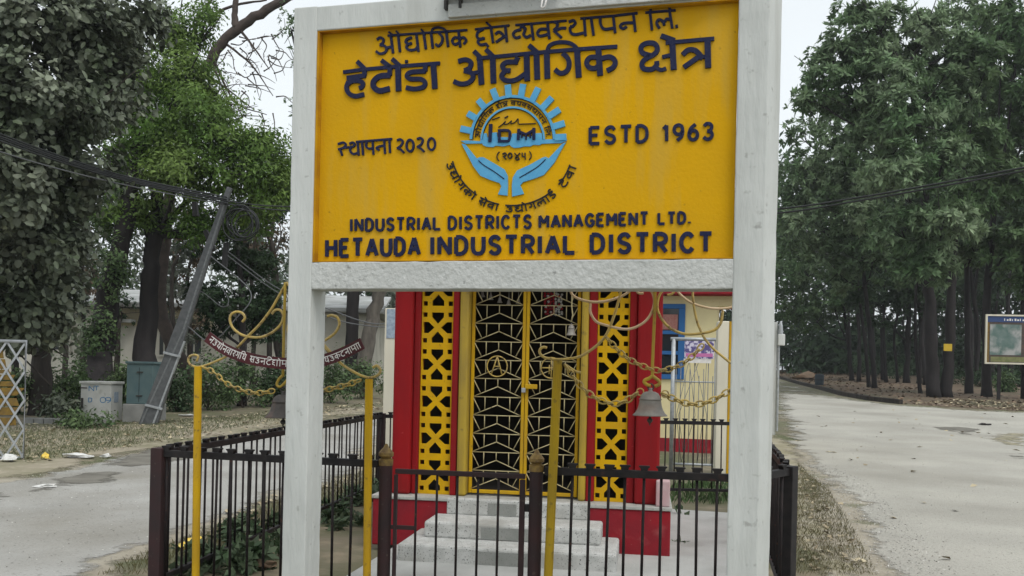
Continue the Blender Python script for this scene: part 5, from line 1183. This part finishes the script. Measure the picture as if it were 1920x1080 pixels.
simple_tree('small leafy tree top showing beside the upper left corner of the sign', 560, 770, [(565, 500), (560, 250), (556, 90)], .15, .08, [(545, 50, 26, 60, 0), (552, 200, 24, 30, 0), (570, 120, 40, 70, 1)], 'leaf_grey', 25, 130, 7, .13, .06, dd=4)
simple_tree('thin bent sapling trunk left of the trellis gate', 30, 775, [(25, 640), (5, 560), (15, 450)], .09, .05, [(10, 500, 60, 60, 0)], 'leaf_dusty', 26, 130, 6, .15, .11, star=False)
for k, (px, top, r) in enumerate(((118, 420, .10), (150, 380, .13), (215, 430, .12), (320, 480, .10), (350, 470, .09), (500, 400, .12), (470, 380, .10))):
    simple_tree('slender dark trunked tree in the grove before the pale house', px, 768, [(px+6, 640), (px+2, 520), (px+14, top)], r, r*.5, [(px+10, top-20, 55, 75, 1), (px-5, top+70, 50, 60, 1), (px+15, top+140, 40, 40, 1)], ('leaf_far', 'leaf_brown', 'leaf_deep')[k % 3], 40+k, 330, 7, .20, .085, dd=7+(k % 3)*1.5, group='slender trees before the pale house', bark='bark')
def bush(label, px, py, rx, ry, m, seed, n=160, k=8, L=.10, W=.045, dd=0, group=None, star=False):
    b = gpt(px, py); y = b.y+dd; base = Vector((ray(px, py).x*y, y, terrain(y))); s = y/F; rg = np.random.default_rng(seed)
    t = thing('bush', label, 'bush', base, group)
    R_ = rx*s; Hh = ry*s; lb = [((base.x+rg.uniform(-.5, .5)*R_, base.y+rg.uniform(-.4, .4)*R_, base.z+Hh*(.35+.3*rg.random())), (R_*.62, R_*.5, Hh*.5)) for _ in range(5)]
    mb = MB()
    for c, r in lb: limb(mb, [base, Vector(base).lerp(Vector(c), .5)+Vector((0, 0, -.05)), Vector(c)], .02, .008, rg, sides=5)
    mb.build('stems', 'twig', t, smooth=True); foliage('leaves', lb, n, k, L, W, m, rg, t, star=star, clumps=10, cr=.45)
    return t
for k, (px, py, rx, ry, m, dd, lab) in enumerate(((115, 785, 45, 110, 'leaf_shrub', 1.5, 'dark bush behind the trellis gate and whitewashed cabinet'), (100, 792, 55, 45, 'leaf_dusty', .4, 'low pale leaved bush at the foot of the vine covered tree'), (225, 782, 30, 90, 'leaf_shrub', 1.6, 'dark bush between the two roadside cabinets'),
      (330, 778, 40, 90, 'leaf_deep', 1, 'dark bush right of the leaning pole'), (390, 776, 55, 105, 'leaf_shrub', 1.2, 'broad green bush behind the leftmost yellow pole'), (455, 772, 55, 110, 'leaf_shrub', 1.4, 'broad green bush below the maroon name strip'), (510, 768, 40, 90, 'leaf_deep', 1, 'dark bush behind the half hidden bell'),
      (620, 762, 45, 90, 'leaf_shrub', 1.5, 'green bush just right of the left white pillar'), (680, 756, 45, 75, 'leaf_shrub', 2, 'green bush left of the notice pillar'), (20, 790, 60, 90, 'leaf_shrub', 1.5, 'dark bush seen through the trellis gate'),
      (165, 800, 50, 22, 'leaf_shrub', -.2, 'low leafy weeds in front of the whitewashed cabinet'), (560, 768, 60, 100, 'leaf_deep', 2, 'dark bush behind the left white pillar'))):
    bush(lab, px, py, rx, ry, m, 60+k, dd=dd, n=220 if ry > 60 else 90, L=.11, W=.055)
# far grove behind the house: one mass
rg = np.random.default_rng(77)
fl = [((rg.uniform(-42, 4), rg.uniform(48, 72), rg.uniform(2, 10)), (4.5, 4, 3.4)) for _ in range(34)] + [((rg.uniform(-26, -4), rg.uniform(44, 56), rg.uniform(4, 9)), (3.2, 3, 2.4)) for _ in range(20)]
o = foliage('far_grove', fl, 4200, 8, .42, .17, 'leaf_far', rg, star=False, clumps=12); tag(o, 'grey green mass of distant trees behind the pale house', 'woods', kind='stuff')
# ---- right side woods
GW = 'tall dark trunked trees along the right roadside'
def wood_tree(label, px, py, path, r0, r1, lobes, m, seed, n, dd=0, bark='bark_dark', L=.30, W=.12, k=9, **kw):
    return simple_tree(label, px, py, path, r0, r1, lobes, m, seed, n, k, L, W, bark, dd, **kw)
LW = dict(L=.31, W=.125, k=15)
wood_tree('broad grey green tree leaning over the road left of the row', 1640, 728, [(1633, 640), (1622, 540), (1612, 440), (1600, 300)], .15, .08,
          [(1545, 330, 75, 65, 0), (1600, 260, 80, 70, -1), (1530, 430, 75, 65, 0), (1600, 400, 80, 65, -2), (1560, 240, 60, 50, 1), (1505, 310, 50, 45, 0), (1660, 340, 65, 65, 0), (1490, 390, 50, 60, 1), (1560, 500, 80, 55, 0), (1640, 480, 70, 55, -1), (1490, 250, 35, 30, 0), (1580, 330, 60, 60, -1), (1515, 200, 35, 30, 1)], 'leaf_grey', 101, 1700, clumps=30, cr=.30, **LW)
wood_tree('tallest tree with star shaped leaf tufts carrying the small yellow plate', 1752, 745, [(1745, 640), (1742, 520), (1738, 420), (1725, 250), (1700, 120)], .30, .13,
          [(1600, 90, 70, 70, 0), (1560, 150, 65, 55, 0), (1640, 40, 60, 45, 0), (1660, 150, 80, 65, -1), (1600, 200, 75, 55, 0), (1725, 90, 60, 70, 1), (1700, 220, 85, 65, -2), (1760, 180, 75, 65, 0), (1790, 90, 60, 65, 1), (1690, 320, 80, 60, -3), (1765, 310, 80, 60, -2), (1770, 410, 70, 55, -3), (1690, 430, 70, 55, -2), (1600, 20, 45, 30, 0), (1535, 110, 35, 28, 0), (1520, 185, 40, 28, 0), (1650, 260, 70, 60, 1), (1740, 500, 60, 40, -2), (1640, 110, 60, 60, 2), (1740, 40, 50, 40, 1)], 'leaf_grey', 102, 2700, clumps=30, cr=.30, **LW)
wood_tree('second thick trunk fused beside the tree with the yellow plate', 1774, 745, [(1780, 640), (1785, 520), (1790, 380)], .27, .14, [(1820, 260, 75, 65, 0), (1800, 380, 70, 55, -1), (1830, 130, 65, 65, 0), (1850, 330, 60, 50, 1)], 'leaf_mid', 103, 700, clumps=24, cr=.34, **LW)
wood_tree('straight dark tree left of the map board', 1817, 738, [(1815, 640), (1812, 500), (1818, 380)], .19, .10, [(1850, 60, 65, 55, 0), (1870, 160, 65, 65, 0), (1830, 460, 70, 50, -1), (1880, 280, 65, 65, 0), (1830, 210, 60, 60, 2), (1800, 20, 50, 30, 2)], 'leaf_grey', 104, 1000, clumps=24, cr=.34, **LW)
wood_tree('thick dark tree behind the map board', 1850, 744, [(1850, 640), (1853, 520), (1865, 380)], .24, .12, [(1910, 80, 65, 65, 0), (1940, 190, 75, 75, 0), (1900, 350, 75, 65, -1), (1890, 460, 70, 55, -1), (1960, 320, 65, 80, 0), (1900, 230, 60, 60, 2), (1880, 20, 50, 35, 1)], 'leaf_mid', 105, 1100, clumps=24, cr=.34, **LW)
wood_tree('dark tree at the right edge beyond the map board', 1925, 748, [(1922, 600), (1930, 450), (1940, 300)], .22, .12, [(1960, 90, 70, 80, 1), (1980, 250, 70, 80, 0), (1930, 430, 65, 60, 0), (1990, 420, 80, 80, 0), (1930, 520, 60, 40, 0)], 'leaf_mid', 106, 750, clumps=24, cr=.34, **LW)
wood_tree('low spreading tree where the right road bends out of sight', 1597, 714, [(1590, 640), (1578, 560), (1560, 480)], .17, .09, [(1500, 500, 75, 60, 2), (1480, 420, 50, 55, 4), (1560, 560, 70, 45, 0), (1475, 560, 60, 55, 3), (1620, 560, 70, 45, 0), (1520, 590, 60, 40, 2), (1466, 330, 35, 50, 6), (1560, 450, 60, 50, 3)], 'leaf_mid', 107, 1200, clumps=24, cr=.34, **LW)
wood_tree('dark tree in the middle of the right row', 1700, 718, [(1702, 640), (1704, 540), (1700, 430)], .22, .12, [(1690, 540, 70, 50, 0), (1740, 560, 60, 45, -2), (1650, 570, 70, 45, 0), (1700, 420, 80, 60, 1), (1720, 470, 70, 50, 2)], 'leaf_deep', 108, 700, clumps=24, cr=.34, **LW)
wood_tree('slim slanting tree left of the tree with the yellow plate', 1727, 738, [(1718, 660), (1716, 600), (1720, 500)], .10, .06, [(1715, 480, 60, 45, 0)], 'leaf_mid', 109, 220, **LW)
wood_tree('slim tree at the far end of the right row', 1551, 694, [(1546, 630), (1535, 560), (1530, 480)], .24, .12, [(1540, 470, 70, 60, 0), (1500, 450, 70, 60, 0), (1560, 570, 60, 40, 0)], 'leaf_mid', 110, 600, **LW)
wood_tree('thin forked tree beside the middle of the right row', 1630, 726, [(1623, 650), (1615, 590), (1605, 500)], .12, .07, [(1612, 540, 60, 45, 1)], 'leaf_deep', 111, 220, **LW)
rr = random.Random(31); cnt = 0
for k in range(46):
    px = rr.uniform(1462, 1960); py = rr.uniform(690, 718) if px > 1560 else rr.uniform(684, 696); top = rr.uniform(430, 520); r = rr.uniform(.10, .22)
    simple_tree('slender dark trunked tree in the shaded woods behind the right roadside row', px, py+(px-1460)*.02, [(px+rr.uniform(-8, 8), 620), (px+rr.uniform(-12, 12), 540), (px+rr.uniform(-16, 16), top)], r, r*.5, [(px+rr.uniform(-20, 20), top+10, 65, 50, 0), (px+rr.uniform(-30, 30), top-90, 70, 70, 0)], ('leaf_mid', 'leaf_deep', 'leaf_deep')[k % 3], 200+k, 170, 8, .46, .22, 'bark_dark', group='slender trunks in the shaded right woods')
rg = np.random.default_rng(78)
fl = [((rg.uniform(18, 115), rg.uniform(84, 120), rg.uniform(8, 24)), (9, 7, 5)) for _ in range(60)] + [((rg.uniform(18, 112), rg.uniform(92, 125), rg.uniform(2, 7)), (8, 6, 3.5)) for _ in range(80)]
o = foliage('far_woods', fl, 15000, 8, .85, .42, 'leaf_deep', rg, star=False, clumps=16, cr=.5); tag(o, 'dark mass of distant woods closing the view behind the right trees', 'woods', kind='stuff')
rg = np.random.default_rng(79)
for k, (px, py, rx, ry) in enumerate(((1470, 690, 50, 40), (1540, 690, 60, 40), (1610, 708, 60, 40), (1690, 712, 60, 35), (1780, 722, 50, 35), (1880, 735, 16, 40), (1835, 728, 40, 30), (1910, 728, 40, 30))):
    bush(['low undergrowth where the right road disappears', 'low undergrowth behind the leaf heap', 'dull undergrowth between the first right trunks', 'dull undergrowth left of the yellow plate tree', 'dull undergrowth right of the yellow plate tree', 'small green bush below the map board', 'dull undergrowth left of the map board', 'dull undergrowth at the right edge'][k], px, py, rx, ry, 'leaf_shrub' if k == 5 else 'leaf_deep', 300+k, n=120, L=.2, W=.09, dd=0 if k == 5 else 3)

# ------------------------------------------------------------------ things along the right road
bd = G(1890, 748); BP = Plane((bd.x, bd.y-1.0, 0), math.radians(4)); bz = terrain(bd.y-1)
mbd = thing('map_board', 'framed display board on two posts with a painted landscape picture', 'board', (BP.o.x, BP.o.y, bz))
a0_, b0_ = BP.uw(1847, 640)[0], BP.uw(1990, 640)[0]; z0_, z1_ = BP.uw(1890, 683)[1], BP.uw(1890, 590)[1]
f_ = MB(); e_ = .07
for q in ((a0_, b0_, z1_-e_, z1_), (a0_, b0_, z0_, z0_+e_), (a0_, a0_+e_, z0_+e_, z1_-e_), (b0_-e_, b0_, z0_+e_, z1_-e_)): f_.pbox(BP, *q, -.05, .05)
f_.build('frame', 'cream_pale', mbd)
MB().pbox(BP, a0_+e_, b0_-e_, z0_+e_, z1_-e_, -.03, .0).build('backing', 'lamp_brown', mbd)
hz_ = z1_-e_
MB().pbox(BP, a0_+e_+.02, b0_-e_-.02, hz_-.26, hz_-.01, .001, .012).build('header', mat('board_blue', (.03, .06, .16), rough=.6), mbd)
hl = MB(); 
for k in range(16): hl.pbox(BP, a0_+.78+k*.11, a0_+.78+k*.11+(.07 if k % 3 else .035), hz_-.20, hz_-.10-(k % 2)*.03, .013, .018)
hl.build('header_lettering', 'white_letter', mbd)
MB().pbox(BP, a0_+e_, a0_+e_+.10, z0_+e_, hz_-.27, .001, .010).build('side_strip', 'ornament', mbd)
M['landscape'] = mat('landscape', (.17, .22, .21), (.07, .13, .11), scale=2.2, c3=(.36, .36, .35), s3=1.5, t3=(.48, .62), rough=.6)
pa = MB().pbox(BP, a0_+.20, a0_+1.52, z0_+.40, hz_-.36, .001, .012).build('picture', 'landscape', mbd)
pb_ = MB().pbox(BP, a0_+1.66, b0_-.2, z0_+.40, hz_-.36, .001, .012).build('picture', mat('red_picture', (.36, .14, .10), (.42, .36, .30), scale=2, rough=.6), mbd)
MB().pbox(BP, a0_+.25, b0_-.15, z0_+.10, z0_+.32, .001, .012).build('caption_band', mat('board_green', (.12, .14, .05), (.2, .2, .09), scale=6, rough=.6), mbd)
for px in (1875, 1965):
    u = BP.uw(px, 700)[0]; MB().pbox(BP, u-.07, u+.07, bz-.1, z0_-.001, -.12, -.06).build('post', 'bark_dark', mbd)
tp = G(1752, 745); TPp = Plane((tp.x, tp.y-.66, 0), 0.0); q0, q1 = TPp.uw(1769, 658), TPp.uw(1785, 645)
pl_ = MB().pbox(TPp, q0[0], q1[0], q0[1], q1[1], .0, .02); solo(pl_, 'tree_plate', 'sign_small', 'small yellow plate nailed to the thickest dark trunk', 'plate', bevel=.004)
bn = G(1536, 722); bm_ = MB(); bm_.lathe(bn, [(.24, 0), (.26, .1), (.27, .6), (.25, .62), (.25, .64), (.1, .66)], 14)
bt = thing('barrel', 'dark blue barrel beside the leaf heap at the roadside', 'barrel', bn); bm_.build('body', 'bin_blue', bt, smooth=False)
rb = MB(); rb.lathe(bn+Vector((0, 0, .3)), [(.272, 0), (.285, .02), (.272, .04)], 14); rb.build('rib', 'black', bt)
kb_ = MB(); kp = [G(px, py) for px, py in ((1456, 708), (1500, 721), (1540, 731), (1580, 742), (1630, 751), (1690, 758))]
for a, b in zip(kp, kp[1:]):
    d_ = (b-a).normalized(); kb_.box((a+b)/2+Vector((0, 0, .06)), (b-a).length/2*.985, .08, .12, d_, None, None)
solo(kb_, 'kerb', 'bark', 'low dark kerb along the far edge of the right road', 'kerb', bevel=.015)
M['grass_green'] = leaf_mat('grass_green', (.085, .105, .05), (.145, .155, .085), scale=1.3, island=.4, trans=.15)
# ------------------------------------------------------------------ litter, grass, weeds
def scatter(name, regions, L, W, m, seed, label, cat, flat_=True, up=.012):
    rg = np.random.default_rng(seed); C = []
    for poly, n in regions:
        pp = np.array([xy(*p) for p in poly]); lo, hi = pp.min(0), pp.max(0); got = 0; tries = 0
        while got < n and tries < 60:
            tries += 1; q = rg.uniform(lo, hi, (n*2, 2)); ins = np.zeros(len(q), bool); j = len(pp)-1
            for i in range(len(pp)):
                c_ = ((pp[i, 1] > q[:, 1]) != (pp[j, 1] > q[:, 1])) & (q[:, 0] < (pp[j, 0]-pp[i, 0])*(q[:, 1]-pp[i, 1])/(pp[j, 1]-pp[i, 1]+1e-12)+pp[i, 0]); ins ^= c_; j = i
            q = q[ins][:n-got]; C += [(x, y, terrain(y)+up) for x, y in q]; got += len(q)
    C = np.array(C); q = len(C)
    if flat_:
        a = rg.uniform(0, 2*math.pi, q); ax = np.stack([np.cos(a), np.sin(a), rg.uniform(0, .35, q)], 1); nr = unit(np.stack([rg.normal(size=q)*.35, rg.normal(size=q)*.35, np.ones(q)], 1))
    else:
        a = rg.uniform(0, 2*math.pi, q); ax = unit(np.stack([np.cos(a)*.45, np.sin(a)*.45, np.ones(q)], 1)); nr = unit(np.stack([-np.sin(a), np.cos(a), .1*np.ones(q)], 1))
    ax = unit(ax); nr = unit(nr-ax*(nr*ax).sum(1, keepdims=True))
    V, Fq = leaf_quads(C, ax, nr, L*rg.uniform(.5, 1.4, q), W*rg.uniform(.6, 1.3, q)); me = np_mesh(name, V, Fq, m)
    o = bpy.data.objects.new(name, me); COL.objects.link(o); return tag(o, label, cat, kind='stuff')
vL = [(-60, 860), (60, 870), (200, 848), (420, 815), (560, 790), (730, 765), (730, 752), (560, 768), (300, 788), (60, 795), (-60, 800)]
scatter('fallen_leaves', [(vL, 1500), ([(400, 990), (540, 945), (690, 890), (690, 878), (400, 970)], 90)], .095, .055, 'litter', 1, 'pale fallen leaves scattered on the left verge', 'leaves')
scatter('fallen_leaves', [([(1456, 707), (1560, 737), (1690, 758), (1935, 772), (1935, 745), (1700, 722), (1560, 690), (1470, 684)], 7000)], .19, .12, 'litter_brown', 2, 'brown fallen leaves under the right trees', 'leaves')
scatter('fallen_leaves', [([(1700, 757), (1935, 772), (1935, 757), (1800, 748)], 500), ([(1480, 712), (1540, 716), (1545, 700), (1500, 692)], 700), ([(1460, 760), (1920, 780), (1920, 1075), (1660, 1075)], 50)], .13, .08, 'litter', 3, 'pale dry leaves scattered along the right roadside', 'leaves')
scatter('fallen_leaves', [([(1500, 872), (1640, 1080), (1490, 1080)], 150)], .075, .045, 'litter', 13, 'small dry leaves on the grass verge right of the fence', 'leaves')
M['grit'] = leaf_mat('grit', (.30, .29, .265), (.44, .43, .40), scale=9, island=.5, trans=.0)
scatter('gravel', [([(1500, 872), (1640, 1080), (1800, 1080), (1620, 900), (1520, 862)], 2600), ([(1470, 730), (1930, 775), (1930, 1080), (1650, 1080), (1520, 880)], 1800)], .017, .016, 'grit', 14, 'loose gravel specks on the pale right road', 'gravel')
scatter('gravel', [([(0, 905), (300, 845), (540, 803), (700, 785), (690, 880), (520, 935), (295, 1025), (165, 1080), (0, 1080)], 2400)], .016, .015, 'grit', 15, 'loose gravel specks on the left road', 'gravel')
scatter('grass', [([(1496, 868), (1555, 922), (1598, 990), (1645, 1080), (1480, 1080)], 5500)], .045, .006, 'grass', 4, 'short dry grass on the verge right of the fence', 'grass', False, .0)
scatter('grass', [([(-60, 850), (60, 868), (240, 838), (420, 806), (560, 785), (560, 772), (300, 792), (60, 800), (-60, 810)], 7000)], .07, .011, 'grass_green', 5, 'patchy grass on the verge beside the left road', 'grass', False, .0)
scatter('grass', [([(180, 1080), (300, 1030), (420, 985), (540, 935), (700, 880), (700, 905), (540, 985), (330, 1080)], 3600)], .055, .008, 'grass', 6, 'green grass strip along the foot of the left fence', 'grass', False, .0)
scatter('grass', [([(1240, 915), (1370, 905), (1370, 948), (1250, 945)], 420)], .12, .03, 'leaf_shrub', 8, 'weeds behind the slab at the far fence', 'grass', False, .0)
def weed(label, px, py, n, size, seed, group=None):
    rg = np.random.default_rng(seed); b = G(px, py); t = thing('weed', label, 'plant', b, group); C = []
    lb = [((b.x+rg.normal()*.12, b.y+rg.normal()*.12, b.z+size*.45), (size*.6, size*.6, size*.45)) for _ in range(3)]
    mb = MB()
    for c, r in lb: limb(mb, [Vector(b), Vector(b).lerp(Vector(c), .6), Vector(c)], .006, .003, rg, sides=4)
    mb.build('stems', 'weed', t); foliage('leaves', lb, n, 5, .085, .05, 'weed', rg, t, star=True, clumps=8, cr=.5); return t
for k, (px, py, s) in enumerate(((425, 1062, .26), (470, 1050, .28), (505, 1040, .26), (450, 1075, .22), (520, 1000, .2), (480, 1010, .22), (400, 1075, .2))):
    weed('broad leaved weed growing inside the fence near the left white pillar', px, py, 46, s, 400+k, 'weeds inside the left fence')
for k, (px, py, s) in enumerate(((640, 968, .2), (665, 950, .22), (625, 985, .16), (690, 935, .2))):
    weed('low weed by the slab edge between the white pillar and the shrine', px, py, 40, s, 420+k, 'weeds at the slab edge')
weed('small weed at the right foot of the shrine podium', 1268, 975, 14, .1, 431); weed('small weed at the right front corner of the podium', 1262, 1030, 10, .07, 432)
def blob(label, name, px, py, sx, sy, sz, m, seed, cat='litter'):
    rg = np.random.default_rng(seed); g = G(px, py); bm = bmesh.new(); bmesh.ops.create_icosphere(bm, subdivisions=2, radius=1)
    for v in bm.verts:
        f = 1+.3*rg.normal(); v.co = Vector((v.co.x*sx*f, v.co.y*sy*f, max(-.2, v.co.z)*sz*f))+Vector((0, 0, sz*.4+.012))
    me = bpy.data.meshes.new(name); bm.to_mesh(me); bm.free(); me.materials.append(M[m]); o = bpy.data.objects.new(name, me); COL.objects.link(o); o.location = g; return tag(o, label, cat)
blob('crumpled white rag lying on the left verge', 'rag', 143, 859, .22, .10, .05, 'rag', 1); blob('small pale rag lying near the damp patch', 'rag', 199, 859, .07, .06, .04, 'rag', 2)
blob('pale scrap lying on the damp patch at the road edge', 'scrap', 88, 916, .12, .05, .03, 'rag', 3); blob('yellow scrap lying on the left verge by the trellis gate', 'scrap', 84, 862, .06, .05, .06, 'yellow_cloth', 4)
blob('white stone under the trellis gate', 'stone', 16, 866, .14, .1, .07, 'rag', 5); blob('white plastic scrap behind the leftmost yellow pole', 'scrap', 352, 781, .2, .1, .03, 'rag', 6)
blob('dead brown leaf heap on the ground inside the left fence', 'leaf_heap', 480, 1066, .15, .08, .05, 'litter_brown', 7); blob('dark twig scrap on the right road', 'scrap', 1848, 798, .16, .07, .04, 'bark_dark', 8)
blob('heap of swept leaves beside the dark blue barrel', 'leaf_heap', 1515, 712, 1.1, .8, .35, 'litter_brown', 9)
q0 = G(335, 1034); q1 = G(376, 1018)
yc = MB(); pts = [q0.lerp(q1, i/10)+Vector((.02*math.sin(i*2), .015*math.cos(i*1.7), .035+.02*math.sin(i*1.3))) for i in range(11)]
yc.ribbon(pts, .05, (.1, -.8, .6), 0, .004); solo(yc, 'cloth_strip', 'yellow_cloth', 'yellow cloth strip lying at the foot of the left fence bars', 'cloth')
# ------------------------------------------------------------------ thin daylight haze between here and the far woods
hz_m = bpy.data.materials.new('haze'); hz_m.use_nodes = True; hn = hz_m.node_tree; hn.nodes.clear()
h_out = hn.nodes.new('ShaderNodeOutputMaterial'); h_v = hn.nodes.new('ShaderNodeVolumePrincipled')
h_v.inputs['Color'].default_value = (.92, .96, .98, 1); h_v.inputs['Density'].default_value = .0005; h_v.inputs['Anisotropy'].default_value = .2
hn.links.new(h_v.outputs[0], h_out.inputs['Volume'])
hb = MB().box((0, 420, 17.5), 520, 500, 18.5)
ho = hb.build('haze', hz_m); tag(ho, 'thin pale daylight haze over the whole place', 'haze', kind='stuff')
